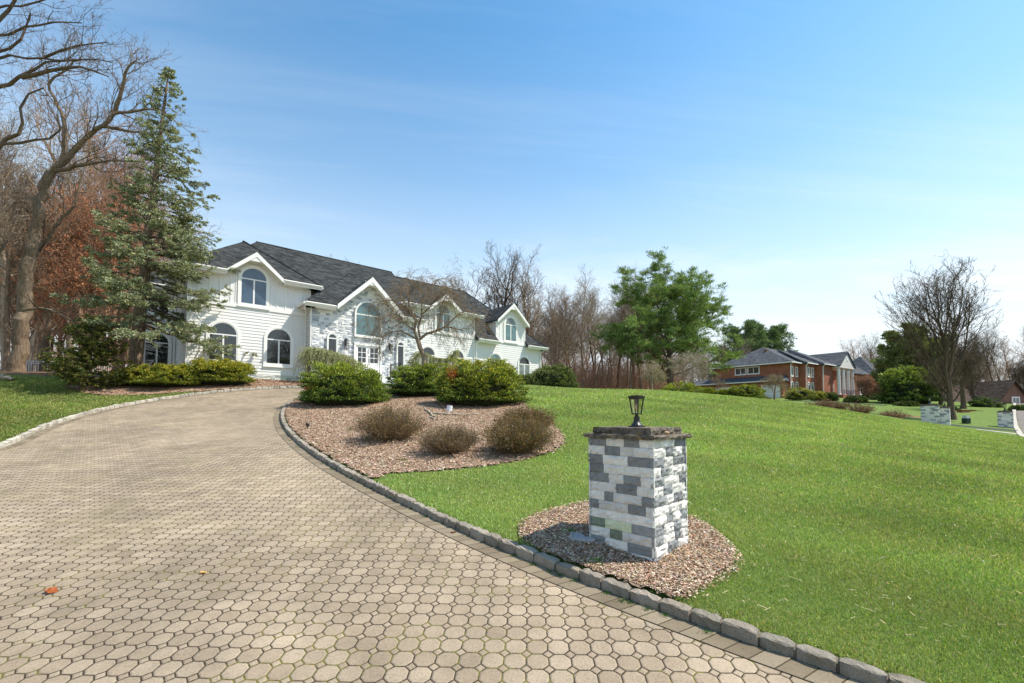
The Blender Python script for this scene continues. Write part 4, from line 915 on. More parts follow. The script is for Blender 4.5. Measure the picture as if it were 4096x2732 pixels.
# far pillars at the other drive entrance
def farp(px,py,Y,w,label,lamp_l,rz,lampdx=0):
    p=atY(px,py,Y);z=p[2];x,y=p[0],p[1]
    pillar(x,y,z-.1,rz,w,.8,1.45,.125,label,rp,fine=False,group='stone entrance pillars')
    c,s=math.cos(rz),math.sin(rz);cx,cy=x+c*w/2-s*.4,y+s*w/2+c*.4
    pillar_lamp(cx,cy,z-.1+1.45+.11,rz,lamp_l,1.55)
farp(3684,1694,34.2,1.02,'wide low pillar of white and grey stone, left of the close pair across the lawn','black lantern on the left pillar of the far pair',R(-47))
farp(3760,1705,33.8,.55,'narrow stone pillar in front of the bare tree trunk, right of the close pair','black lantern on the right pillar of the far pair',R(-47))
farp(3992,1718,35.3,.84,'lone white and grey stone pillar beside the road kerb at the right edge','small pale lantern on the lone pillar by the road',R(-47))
# ================================================================== VEGETATION
def bare_tree(name,label,x,y,cfg,h,r,seed,mat='bark',seg=(8,6,4,3),tw=(4.,.5,.010),lean=(0,0),group=None,buds=None,guide=None,z=None,tipjit=0):
    """trunk polylines in 'guide' are world points; everything is built relative to the tree's foot"""
    rng=np.random.default_rng(seed);S=[Segs() for _ in range(4)];out=[]
    if guide:
        for pts,r0,r1,kids,lv in guide:
            pts=np.array(pts,float);pts=pts-np.array([x,y,z]);n=len(pts);d=np.r_[0,np.cumsum(np.linalg.norm(np.diff(pts,axis=0),axis=1))]
            u=np.linspace(0,d[-1],max(4,int(d[-1]/.45)+1));q=np.stack([np.interp(u,d,pts[:,k]) for k in range(3)],1)
            q[1:-1]+=rng.normal(0,.03+.15*r1,(len(q)-2,3));rad=np.linspace(r0,r1,len(q));S[lv].poly(q,rad)
            if kids: sprout(S,rng,q,rad,min(d[-1],cfg.get('Lmax',6.)),lv,cfg,out,kids)
    else:
        grow(S,rng,np.zeros(3)-[0,0,.1],nrm(np.array([lean[0],lean[1],1.])),h,r,0,cfg,out)
        # root flare
        A=S[0].a[0];A[0,12]*=1.35
    T,tips,TD=twigs(rng,out,tw[0],tw[1],tw[2],up=cfg.get('tup',.25),ang=cfg.get('tang',.8))
    root=thing(name,label,'tree',(x,y,z if z is not None else float(near_ground(x,y)[0])),0,group) if label or group else None
    if root is None: root=thing(name,None,None,(x,y,0))
    g=G();
    for lv,sg in ((0,seg[0]),(1,seg[1])):
        if S[lv].a: v,f=S[lv].mesh(sg);g.add(v,f)
    g.obj('trunk',M[mat],root,smooth=True)
    g=G()
    for lv,sg in ((2,seg[2]),(3,seg[3])):
        if S[lv].a: v,f=S[lv].mesh(sg);g.add(v,f)
    v,f=T.mesh(3);g.add(v,f);mats=[M[mat]]
    if buds:
        n,size,pal=buds;i=rng.integers(0,len(tips),n);P=tips[i]-TD[i]*rng.uniform(0,tw[1]*.6,n)[:,None]+rng.normal(0,.03,(n,3));v,f,c=leaves(rng,P,rng.uniform(.6,1.3,n)*size,vary(rng,n,pal,.2),aspect=.7);g.add(v,f,1,c);mats.append(M['foliage'])
    g.obj('crown',mats,root,smooth=True);return root
CF=dict(levels=4,n=[10,7,5,4],wig=[.045,.13,.17,.2],up=[.15,.55,.45,.35],kids=[15,8,5],start=[.38,.22,.15],ang=[.80,.75,.8],lr=[.42,.5,.5],sh=[.45,.35,.3],tip=[.18,.3,.35,.4],rl=.017)
CO=dict(CF,kids=[12,9,6],start=[.22,.15,.12],ang=[.62,.62,.75],lr=[.62,.52,.5],up=[.1,.65,.5,.35],wig=[.05,.14,.2,.24])
CB=dict(CF,levels=3,kids=[16,7],n=[5,5,4,3],start=[.1,.15,.1],ang=[.7,.7,.7],lr=[.65,.5,.5])
# --- woodland trees: a few originals, then copies
pro=[]
for i in range(7):
    c=dict(CF,start=[.30+.06*(i%4),.2,.15],wig=[.03+.012*i,.14,.18,.2])
    pro.append((c,[15,17,14,18,16,13,17][i],[.20,.26,.17,.28,.22,.15,.24][i],100+i,['bark','bark_pale','bark','bark_dark','bark_pale','bark','bark_red'][i]))
protos=[]
def forest(spots,label,group,name='bare_tree',sc=(.8,1.15),rng=None,hmul=1.,spec=None):
    rng=rng or np.random.default_rng(50)
    for k,(x,y,*rest) in enumerate(spots):
        i=rest[0] if rest else int(rng.integers(0,7));s=rest[1] if len(rest)>1 else rng.uniform(*sc)
        if len(protos)<=i:
            for j in range(len(protos),7):
                c,h,r,sd_,mt=pro[j];o=bare_tree('bare_tree',label,x,y,c,h,r,sd_,mt,tw=(3.2,.55,.011),group=group,z=0);protos.append([o,False])
        if not protos[i][1]: o=protos[i][0];protos[i][1]=True
        else: o=copy_tree(protos[i][0])
        o.location=(x,y,H(x,y)-.05);o.rotation_euler=(rng.normal(0,.03),rng.normal(0,.03),rng.uniform(0,6.28));o.scale=(s,s,s*rng.uniform(.92,1.1)*hmul);tag(o,label,'tree',group)
rf=np.random.default_rng(77)
def scat(n,pxr,Yr,mind,rng,ok=lambda x,y:True):
    P=[];k=0
    while len(P)<n and k<6000:
        k+=1;Y=math.sqrt(rng.uniform(Yr[0]**2,Yr[1]**2));px=rng.uniform(*pxr);x=(px-CX)/F*Y
        if ok(x,Y) and all((x-a)**2+(Y-b)**2>mind**2 for a,b in P): P.append((x,Y))
    return P
GL='bare trees of the woodland on the left'
forest(scat(58,(-160,560),(31,60),1.9,rf,lambda x,y:x<-19.5 and not (x>-24 and y<33)),'bare grey-brown tree of the dense woodland behind the white fence at the left',GL,rng=rf,hmul=1.0)
forest(scat(14,(420,760),(36,62),2.6,rf,lambda x,y:x>-30),'bare woodland tree seen above the left wing of the white house','bare trees behind the left wing',rng=rf,sc=(.55,.8))
GC='bare trees of the woodland right of the white house'
def c_ok(x,y): return True
forest(scat(52,(2130,2700),(46,84),2.2,rf),'bare brown tree of the woodland between the white house and the big pine',GC,rng=rf,sc=(.48,.70))
forest([( (2330-CX)/F*52,52,1,.70),((2420-CX)/F*56,56,4,.80),((2510-CX)/F*54,54,2,.86),((2560-CX)/F*60,60,5,.92),((2270-CX)/F*50,50,0,.72)],'bare brown tree of the woodland between the white house and the big pine',GC,rng=rf)
forest(scat(20,(2700,3000),(90,110),3,rf),'bare tree far behind the big pine','bare trees far behind the pine',rng=rf,sc=(.45,.65))
forest(scat(12,(3420,3560),(112,118),2,rf),'bare tree beyond the roofs of the second brick house','bare trees beyond the far roofs',rng=rf,sc=(.6,.8))
forest(scat(30,(3780,4300),(88,116),3,rf),'bare tree in the distance at the far right behind the gabled brick house','bare trees beyond the road',rng=rf,sc=(.5,.75))
CN=dict(CO,kids=[9,7,5],start=[.5,.2,.12],lr=[.36,.5,.5])
# big spreading trees behind the house
def big(px,Y,top,seed,label,mat='bark',cfg=CO,r=.3,tw=(4.,.55,.012),fh=.74,**k):
    x,y=colY(px,Y);z=H(x,y);h=(1660-top)/F*Y+CH-z;return bare_tree('bare_tree',label,x,y,cfg,h*fh,r,seed,mat,tw=tw,z=z-.05,**k)
big(1345,52,925,1,'bare treetop showing above the house ridge, left one of two','bark_dark',CN,r=.24)
big(1440,55,930,2,'bare treetop showing above the house ridge, right one of two','bark_dark',CN,r=.24)
big(1560,62,1085,3,'smaller bare treetop behind the roof above the weeping tree','bark',CN,r=.2)
big(1905,52,1055,8,'bare tree with arching limbs rising just behind the dormer, left of the tallest','bark_dark',r=.3)
big(2010,50,1000,4,'tallest bare spreading tree behind the dormer of the white house','bark_dark',r=.42)
big(2120,52,1020,5,'tall many-stemmed bare tree right behind the dormer end of the roof','bark',r=.34)
big(2215,48,1130,6,'bare tree leaning over the right corner of the white house','bark',r=.3)
# --- far woods and undergrowth as masses
def brush(name,label,xr,yr,n,h,r,pal,rng,ok=None,mat='bark_red'):
    x=rng.uniform(*xr,n);y=rng.uniform(*yr,n)
    if ok is not None: k=ok(x,y);x=x[k];y=y[k]
    n=len(x);z=H(x,y);hh=h*rng.uniform(.35,1.15,n);S=Segs();P=np.c_[x,y,z-.1];D=nrm(np.c_[rng.normal(0,.22,(n,2)),np.ones(n)])
    Q=P+D*hh[:,None]*.5;D2=nrm(D+rng.normal(0,.22,(n,3)));E_=Q+D2*hh[:,None]*.5;S.raw(P,Q,r,r*.7);S.raw(Q,E_,r*.7,r*.25)
    for k in range(6):
        w=rng.uniform(.25,1,n)[:,None];B=Q*(1-w)+E_*w if k>1 else P*(1-w)+Q*w;Dk=nrm(D2+rng.normal(0,.75,(n,3)));L=(hh*rng.uniform(.12,.4,n))[:,None];m=B+Dk*L;S.raw(B,m,r*.45,r*.25)
        Dj=nrm(Dk+rng.normal(0,.6,(n,3)));S.raw(B+Dk*L*.5,B+Dk*L*.5+Dj*L*.6,r*.3,r*.18)
    g=G();v,f=S.mesh(3);g.add(v,f);return tag(g.obj(name,M[mat]),label,'woodland',kind='stuff')
rbx=np.random.default_rng(91)
brush('distant_woods','far bare woodland closing the view',(-110,130),(112,124),5200,8.5,.05,None,rbx)
brush('distant_woods','far bare woodland deep behind the left trees',(-75,-28),(62,80),1300,7,.04,None,rbx,ok=lambda x,y:x<-y*.44)
brush('undergrowth','brown leafless thicket under the trees right of the white house',(3,40),(46,74),3600,3.6,.022,None,rbx,ok=lambda x,y:(x/y>.045)&(x/y<.37))
brush('undergrowth','brown leafless thicket among the trunks behind the white fence',(-56,-19.5),(34,50),700,2.0,.016,None,rbx)
# --- the big leaning tree and its neighbours at the left edge
def W(pts,Y,Y0=None): return [atY(a,b,Y if Y0 is None else Y0+(Y-Y0)*i/(len(pts)-1)) for i,(a,b) in enumerate(pts)]
def zz(z4,Y,Y0=25.): return W([(a/1.96,b/1.96) for a,b in z4],Y,Y0)
bx,by=gnd(66,1502);by=25.;bx=(66-CX)/F*by;bz=H(bx,by)
C3=dict(CO,kids=[10,7,6],start=[.12,.12,.1],lr=[.42,.5,.5],Lmax=5.,up=[.1,.35,.35,.3])
gd=[(W([(66,1512),(72,1420),(90,1250),(118,1050),(150,870),(178,740),(205,690)],25),.38,.225,6,0),
 (zz([(400,1360),(470,1290),(500,1200),(510,1000),(495,900),(400,730),(380,640),(520,540),(640,470)],24.5),.15,.03,16,1),
 (zz([(400,1370),(540,1220),(640,1110),(700,1050),(800,990),(900,890),(1000,880),(1200,845),(1300,880)],24),.17,.03,16,1),
 (zz([(900,890),(940,770),(970,640),(990,540),(1060,470),(1120,510)],23.8),.12,.02,12,1),
 (zz([(420,1340),(620,1300),(740,1275),(830,1265),(1050,1262),(1200,1250)],23.5),.11,.025,12,1),
 (zz([(800,990),(900,1000),(1050,1035),(1200,1055)],24.3),.11,.03,8,1),
 (W([(110,1130),(150,1010),(240,880),(300,820),(330,700)],25.6),.14,.03,10,1),
 (W([(92,1240),(200,1235),(300,1290),(380,1310)],24.),.09,.02,7,1)]
bare_tree('bare_tree','largest leaning tree with thick rugged trunk at the left edge before the white fence',bx,by,C3,0,0,401,'bark_trunk',seg=(14,8,4,3),tw=(3.6,.5,.009),guide=gd,z=bz,buds=(2600,.05,[(.42,.16,.09),(.35,.2,.1)]))
ox,oy=-19.5,13.5;oz=H(ox,oy)
def z13(z4,Y=13.5): return zz(z4,Y,13.5)
gd=[([(ox,oy,oz-.1),(ox+.2,oy,oz+3.),(ox+.3,oy,oz+6),(ox,oy,oz+10),(ox+.4,oy,oz+14)],.38,.15,6,0)]
def lm(p0,z4,r0,r1,k): gd.append(([p0]+z13(z4),r0,r1,k,1))
lm((ox+.2,oy,oz+3.4),[(-150,1230),(0,1160),(60,1090),(180,1040),(212,1000),(188,900),(190,850),(240,750),(340,690)],.15,.02,12)
lm((ox+.2,oy,oz+3.8),[(-150,1210),(0,1150),(100,1120),(250,1095),(400,1080),(475,1010),(450,900)],.12,.02,10)
lm((ox+.3,oy,oz+6.4),[(-150,760),(0,695),(100,640),(170,600),(200,560),(350,500),(480,480)],.15,.02,12)
gd.append((z13([(170,605),(300,580),(400,545),(560,520),(700,540),(850,600)],13.2),.07,.015,12,1))
lm((ox+.3,oy,oz+8.),[(-100,470),(0,410),(100,370),(190,300),(230,200),(240,100)],.10,.02,12)
lm((ox+.3,oy,oz+8.6),[(-100,330),(0,280),(170,230),(300,190),(420,180),(640,180)],.08,.015,14)
lm((ox+.3,oy,oz+9.5),[(-80,220),(0,145),(60,90),(120,0),(200,-120)],.12,.03,8)
lm((ox+.3,oy,oz+7.6),[(-100,450),(0,445),(150,452),(350,462),(500,480),(700,482),(880,490)],.07,.015,14)
lm((ox+.3,oy,oz+9.2),[(-150,90),(0,45),(150,60),(300,20),(400,-20)],.07,.02,8)
gd.append((z13([(350,450),(420,400),(620,350),(850,330)],13.3),.04,.01,9,1))
bare_tree('bare_tree','dark limbs and twigs of a tree outside the frame reaching across the top left sky',ox,oy,dict(C3,Lmax=2.6,kids=[10,6,4],rl=.012),0,0,402,'bark_dark',seg=(10,6,4,3),tw=(7.,.30,.0048),guide=gd,z=oz,buds=(1500,.028,[(.36,.14,.08)]))
for px,Y,top,sd_,lb in ((330,29,760,501,'bare tree in red-orange bud behind the spruce, nearest the leaning tree'),(455,31,700,502,'bare tree with red-orange buds, half hidden behind the middle of the blue spruce'),(240,33,900,503,'low red-budded tree right of the leaning trunk, above the white fence')):
    big(px,Y,top,sd_,lb,'bark_red',dict(CO,kids=[13,9,5]),r=.17,tw=(5.,.5,.009),buds=(10500,.075,[(.66,.24,.11),(.74,.33,.16),(.52,.20,.11)]))
for px,Y,top,sd_,lb in ((20,28,420,504,'pale slender bare tree left of the big leaning trunk'),(-40,24,300,505,'bare tree cut by the left edge of the picture'),(150,36,640,506,'tall straight bare tree directly right of the leaning trunk')):
    big(px,Y,top,sd_,lb,'bark_trunk',CF,r=.17,tw=(4.,.5,.008))
# --- conifers
def spruce(name,label,x,y,z,h,Rm,seed,lean=(0,0),nw=34,per=5,first=.10,pal=None,sub=13,nl=34,ls=.085,droop=.35,trunk=.3,bare=.35,shape=.8,mat='bark_dark',cat='tree',sc=1.,gapp=.08,asym=0):
    rng=np.random.default_rng(seed);S=Segs();n=14;q=np.linspace(0,1,n);tp=np.c_[lean[0]*h*q**1.3,lean[1]*h*q,h*q-.1*(q==0)];tp[1:-1,:2]+=rng.normal(0,.02*h/14,(n-2,2));S.poly(tp,trunk*(1-q*.95)+.01)
    T=Segs();LP=[];LD=[];
    for i in range(nw):
        f=first+(1-first)*(i+rng.uniform(0,.5))/nw;c=np.array([np.interp(f,q,tp[:,k]) for k in range(3)])
        for j in range(per):
            if rng.random()<gapp: continue
            a=rng.uniform(0,6.28);L=Rm*(1-f)**shape*rng.uniform(.65,1.12)*(1+asym*math.cos(a));L=max(L,.12*sc)
            m=7;s=np.linspace(0,1,m);el=.25*(f*2-.6)
            hor=np.array([math.cos(a),math.sin(a),0]);P=c+hor*(s*L)[:,None]+np.array([0,0,1.])*((el*s-droop*(1-f)**.4*s**1.4+.30*s**3.2)*L)[:,None]
            P[1:]+=rng.normal(0,.018*L,(m-1,3));T.poly(P,np.linspace(max(.012*L,.012),.005,m))
            side=np.array([-hor[1],hor[0],0])
            k=max(3,int(sub*L/Rm*1.2));u=rng.uniform(bare*(1-f)**.5,1,k);u[-1]=.97
            for uu in u:
                b=np.array([np.interp(uu,s,P[:,e_]) for e_ in range(3)]);l=L*.34*(1.15-uu)*rng.uniform(.6,1.3)+.12*sc;sg=rng.choice((-1,1))
                D=nrm(side*sg*rng.uniform(.5,1.)+hor*rng.uniform(.5,1.)+[0,0,rng.normal(-.12,.18)]);e_=b+D*l;T.raw(b[None],e_[None],.008*sc,.004*sc)
                kk=int(nl*l/(.5*sc))+6;w=rng.uniform(.1,1.05,kk);LP.append(b+D*(w*l)[:,None]+rng.normal(0,.022*sc,(kk,3)));LD.append(np.repeat(D[None],kk,0))
    LP=np.concatenate(LP);LD=np.concatenate(LD);nL=len(LP)
    root=thing(name,label,cat,(x,y,z));g=G();v,f=S.mesh(12);g.add(v,f);g.obj('trunk',M['bark_trunk'],root,smooth=True)
    g=G();v,f=T.mesh(4);g.add(v,f);g.obj('branches',M[mat],root,smooth=True)
    g=G();v,f,c=leaves(rng,LP,ls*rng.uniform(.6,1.25,nL),vary(rng,nL,*pal),D=LD,spread=.75,aspect=.42,up=.15);g.add(v,f,0,c);g.obj('foliage',M['needle'],root);return root,nL
sx,sy=(536-CX)/F*23.2,23.2
spal=([(.22,.26,.135),(.32,.355,.215),(.44,.47,.32),(.13,.155,.07),(.36,.29,.10)],.16,[.34,.28,.14,.16,.08])
spruce('spruce','tall grey-green spruce with drooping branches at the left corner of the white house',sx,sy,H(sx,sy),16.6,4.3,61,(.082,-.01),nw=48,per=6,first=.17,pal=spal,sub=17,nl=60,ls=.105,trunk=.33,droop=.48,shape=.88,bare=.42,asym=.36)
cx_,cy_=(354-CX)/F*20.3,20.3
spruce('cypress','small broad conifer with dark green and golden foliage in front of the white fence',cx_,cy_,H(cx_,cy_)+.05,3.35,1.75,62,(0,0),nw=22,per=8,first=.06,pal=([(.06,.095,.02),(.10,.14,.025),(.36,.25,.035),(.19,.19,.03),(.035,.055,.014)],.15,[.32,.26,.12,.16,.14]),sub=13,nl=60,ls=.065,droop=-.25,trunk=.09,bare=.1,shape=.62,sc=.45)
# --- pines: limbs with long tufts
def pine(name,label,x,y,h,Rm,r,seed,pal,n_t=2600,tuft=22,ls=.34,cfg=None,lean=(0,0),z=None,group=None,yj=.35,asp=.20):
    rng=np.random.default_rng(seed);S=[Segs() for _ in range(4)];out=[]
    c=cfg or dict(levels=4,n=[10,7,5,4],wig=[.03,.09,.14,.16],up=[.1,.20,.08,.1],kids=[30,10,5],start=[.13,.2,.2],ang=[1.15,.75,.75],lr=[Rm/h*1.05,.42,.42],sh=[.50,.3,.2],tip=[.12,.3,.35,.5],rl=.014)
    grow(S,rng,np.zeros(3),nrm(np.array([lean[0],lean[1],1.])),h,r,0,c,out)
    P=np.concatenate([o[0][1:] for o in out]);D=np.concatenate([nrm(np.diff(o[0],axis=0)) for o in out])
    i=rng.integers(0,len(P),n_t);cP=P[i]+rng.normal(0,.13*ls/.34,(n_t,3))*np.array([1.3,1.3,.35]);cD=D[i]
    LP=np.repeat(cP,tuft,0)+rng.normal(0,.10,(n_t*tuft,3))*np.array([1.2,1.2,.35]);LD=np.repeat(cD,tuft,0)
    tone=np.repeat(rng.normal(1,.16,(n_t,1)),tuft,0)
    root=thing(name,label,'tree',(x,y,z if z is not None else H(x,y)-.05),rng.uniform(0,.2),group);g=G()
    for lv,sg in ((0,10),(1,6)): v,f=S[lv].mesh(sg);g.add(v,f)
    g.obj('trunk',M['bark_dark'],root,smooth=True);g=G()
    for lv in (2,3): v,f=S[lv].mesh(3);g.add(v,f)
    g.obj('branches',M['bark_dark'],root,smooth=True)
    nL=len(LP);g=G();v,f,cc=leaves(rng,LP,ls*rng.uniform(.6,1.2,nL),np.clip(vary(rng,nL,*pal)*tone,.005,1),D=LD,spread=.8,aspect=asp,up=.12);g.add(v,f,0,cc);g.obj('foliage',M['needle'],root);return root
ppal=([(.15,.24,.055),(.23,.33,.08),(.34,.41,.12),(.07,.125,.034)],.14,[.34,.34,.16,.16])
px_,py_=(2682-CX)/F*44,44.
pine('pine_tree','large bright green pine with wide open crown standing between the woodland and the brick house',px_,py_,9.9,7.4,.36,712,ppal,n_t=10500,tuft=14,ls=.30,asp=.15,lean=(.06,0))
dpal=([(.11,.18,.06),(.16,.24,.08),(.22,.30,.11),(.07,.115,.04)],.14,[.36,.34,.12,.18])
for px,Y,h,Rm,sd_,lb in ((2985,96,14.,6.5,72,'dark pine behind the brick house roof, left of the pair'),(3090,98,14.5,7.,73,'dark pine behind the brick house roof, right of the pair'),(3025,108,15,5,74,'slim dark pine between and behind the pair above the brick house'),(2945,104,11,5,79,'low dark pine, leftmost of the pines behind the brick house')):
    x,y=colY(px,Y);pine('pine_tree',lb,x,y,h,Rm,.3,sd_,dpal,n_t=3200,tuft=12,ls=.60,asp=.18)
for px,Y,h,Rm,sd_,lb in ((3650,76,11.6,4.6,75,'olive green spreading evergreen left of the tall bare tree, top one'),(3612,80,9.5,4.2,76,'evergreen behind the round clipped bush, left of the tall bare tree'),(3730,72,10.,5.,78,'dark evergreen behind the trunk of the tall bare tree')):
    x,y=colY(px,Y);pine('evergreen_tree',lb,x,y,h,Rm,.3,sd_,([(.18,.215,.06),(.25,.28,.08),(.32,.34,.11),(.10,.13,.04)],.14,[.34,.34,.14,.18]),n_t=3400,tuft=12,ls=.48,asp=.22)
# --- mounded shrubs
def mound(name,label,cx,cy,rx,ry,h,seed,pal,tip,nc=260,nl=46,ls=.075,rc=.17,z=None,group=None,core=(.020,.028,.010),lobes=(),flat=.36,asp=.5,ph=1.75,dead=None,mat='foliage',cat='shrub',tipw=.5):
    rng=np.random.default_rng(seed);z=H(cx,cy)+.08 if z is None else z;o=thing(name,label,cat,(cx,cy,z),0,group)
    def surf(th,phi,k=1.):
        r=1+.10*np.sin(2*th+seed)+.08*np.sin(3*th-seed*2+phi*2)+.08*np.sin(5*th+phi*4+seed)+.06*np.sin(8*th-phi*6+2*seed)
        for (a,b,c_) in lobes: r=r+c_*np.exp(-((np.angle(np.exp(1j*(th-a))))**2)/(b*b))
        return np.stack([rx*r*np.sin(phi)**.62*np.cos(th)*k,ry*r*np.sin(phi)**.62*np.sin(th)*k,h*(np.sign(np.cos(phi))*np.abs(np.cos(phi))**.85*.93*(.9+.1*r)+.02)*k+.0*phi],-1)
    phi=np.arccos(rng.uniform(math.cos(ph),1,nc));phi=np.clip(phi,.02,2);th=rng.uniform(0,6.283,nc);C=surf(th,phi,rng.uniform(.86,1.06,nc));C[:,2]=np.maximum(C[:,2],.10*h)
    # keep skirts above the ground
    N=nrm(C/np.array([rx,ry,h*.9]));N[:,2]=N[:,2]*.6+.25;N=nrm(N);s=rc*(rx+ry+h)/3*rng.uniform(.7,1.35,nc)
    off=rng.normal(0,1,(nc,nl,3))*np.array([1,1,flat]);P=C[:,None]+off*s[:,None,None]*.44+N[:,None]*(s[:,None,None]*rng.uniform(-.3,.5,(nc,nl,1)));up=np.clip(off[...,2]*.5+.5+rng.normal(0,.25,(nc,nl)),0,1).reshape(-1)
    P=P.reshape(-1,3);D=np.repeat(N,nl,0);n=len(P)
    pa=vary(rng,n,*pal);ti=vary(rng,n,[tip],.15);hz_=np.repeat(np.clip(C[:,2]/h,0,1)**.8,nl);w=((up>1-tipw*(.25+.95*hz_)))[:,None]*rng.uniform(.4,1.,(n,1));col=pa*(1-w)+ti*w;tone=np.repeat(rng.normal(1,.14,(nc,1)),nl,0);col=np.clip(col*tone,.004,1)
    P[:,2]=np.maximum(P[:,2],.02)
    g=G();v,f,c=leaves(rng,P,ls*rng.uniform(.6,1.3,n),col,D=D,spread=.7,aspect=asp);g.add(v,f,0,c);g.obj('foliage',M[mat],o)
    if dead is not None:
        a,phd,sz,nn=dead;Cd=surf(np.array([a]),np.array([phd]))[0];g=G();P=Cd+rng.normal(0,1,(nn,3))*np.array(sz)*.5;v,f,c=leaves(rng,P,ls*1.1*rng.uniform(.6,1.3,nn),vary(rng,nn,[(.62,.17,.03),(.50,.20,.06),(.35,.10,.03)],.15),D=np.repeat(nrm(Cd[None]),nn,0),spread=.7,aspect=asp);g.add(v,f,0,c);dd_=g.obj('dead_foliage',M[mat],o);dd_['label']='patch of dead orange foliage'
    u=np.linspace(0,6.283,29)[:-1];pp_=np.linspace(.05,1.5,9);V=[];
    for p_ in pp_: V.append(surf(u,np.full(28,p_),.80))
    V.append(surf(u,np.full(28,1.5),.72)*np.array([1,1,0])+[0,0,.0]);V=np.concatenate(V);m=28
    fs=[[r_*m+i,(r_+1)*m+i,(r_+1)*m+(i+1)%m,r_*m+(i+1)%m] for r_ in range(len(pp_)) for i in range(m)]+[list(range(m))];g=G();V=V+rng.normal(0,.015,V.shape);V[-m:,2]=-.05;g.add(V,fs,0,core);g.obj('dark_core',M['attr'],o,smooth=True)  # solid dark shell: shade in the gaps between sprays, as colour
    return o
def mpx(name,label,x0,x1,top,base,seed,pal,tip,Y=None,dep=1.,**k):
    if Y is None: gx,gy_=gnd((x0+x1)/2,base);Y=gy_+ (x1-x0)/F*gy_*.33
    cx,cy=colY((x0+x1)/2,Y);w=(x1-x0)/F*Y/2;z=H(cx,cy)+.07;h=(1660-top)/F*Y+CH-z
    return mound(name,label,cx,cy,w*.95,w*.95*dep,h*1.03,seed,pal,tip,z=z,**k)
YP=([(.055,.115,.014),(.09,.165,.020),(.14,.225,.028),(.022,.048,.008)],.14,[.32,.34,.16,.18]);YT=(.42,.45,.05)
mpx('yew_shrub','spreading dark green yew by the drive bend, left one of three on the island',1222,1540,1463,1638,81,YP,YT,dep=.85,nc=560,nl=80,ls=.064,rc=.13,dead=(3.9,1.25,(.16,.1,.05),160))
mpx('yew_shrub','middle yew on the island, behind and between the other two, below the weeping tree trunk',1560,1835,1462,1598,82,YP,YT,dep=.8,nc=460,nl=80,ls=.064,rc=.13)
mpx('yew_shrub','biggest yellow-green yew with orange dead patch, right one of three on the island',1768,2082,1443,1640,83,([(.07,.13,.015),(.115,.18,.020),(.17,.235,.028),(.025,.05,.009)],.14,[.3,.34,.18,.18]),(.52,.49,.05),dep=.85,nc=700,nl=80,ls=.064,rc=.12,dead=(3.75,.95,(.2,.16,.26),420))
JP=([(.12,.17,.017),(.18,.23,.022),(.26,.29,.03),(.05,.08,.01)],.14,[.3,.34,.2,.16]);JT=(.56,.47,.05)
mpx('juniper_shrub','low golden juniper before the spruce, left half of the hedge',485,775,1466,1574,84,JP,JT,dep=.7,nc=480,nl=75,ls=.074,rc=.12)
mpx('juniper_shrub','taller golden green juniper mound under the ground floor windows of the house',725,1003,1442,1560,85,JP,JT,dep=.7,nc=520,nl=75,ls=.074,rc=.12)
RP=([(.06,.09,.026),(.10,.14,.036),(.15,.19,.055),(.03,.05,.015)],.14,[.34,.34,.14,.18])
mpx('rhododendron','big rounded dark-leaved rhododendron at the right corner of the white house',2118,2310,1468,1552,86,RP,(.22,.24,.085),Y=30.5,nc=420,nl=36,ls=.13,rc=.11,asp=.38,flat=.7,tipw=.35)
mpx('rhododendron','low dark-leaved rhododendron, left lower lobe next to the big rounded one',2052,2165,1503,1550,87,RP,(.22,.24,.085),Y=30.,nc=240,nl=36,ls=.12,rc=.13,asp=.38,flat=.7,tipw=.35)
for x0,x1,top,base,Y,sd_,lb in ((2642,2812,1534,1580,33,88,'wide low juniper on the lawn edge, right of the near lantern'),(2795,2864,1553,1585,34,89,'small low juniper between the two wider ones in front of the brick garage'),(2860,2935,1561,1592,33.5,90,'small dark juniper against the left side of the tallest juniper before the garage'),(2915,3048,1543,1600,33,91,'tallest rounded juniper in front of the white garage doors')):
    mpx('juniper_shrub',lb,x0,x1,top,base,sd_,JP,(.30,.32,.04),Y=Y,nc=240,nl=40,ls=.10,rc=.14,dep=.8)
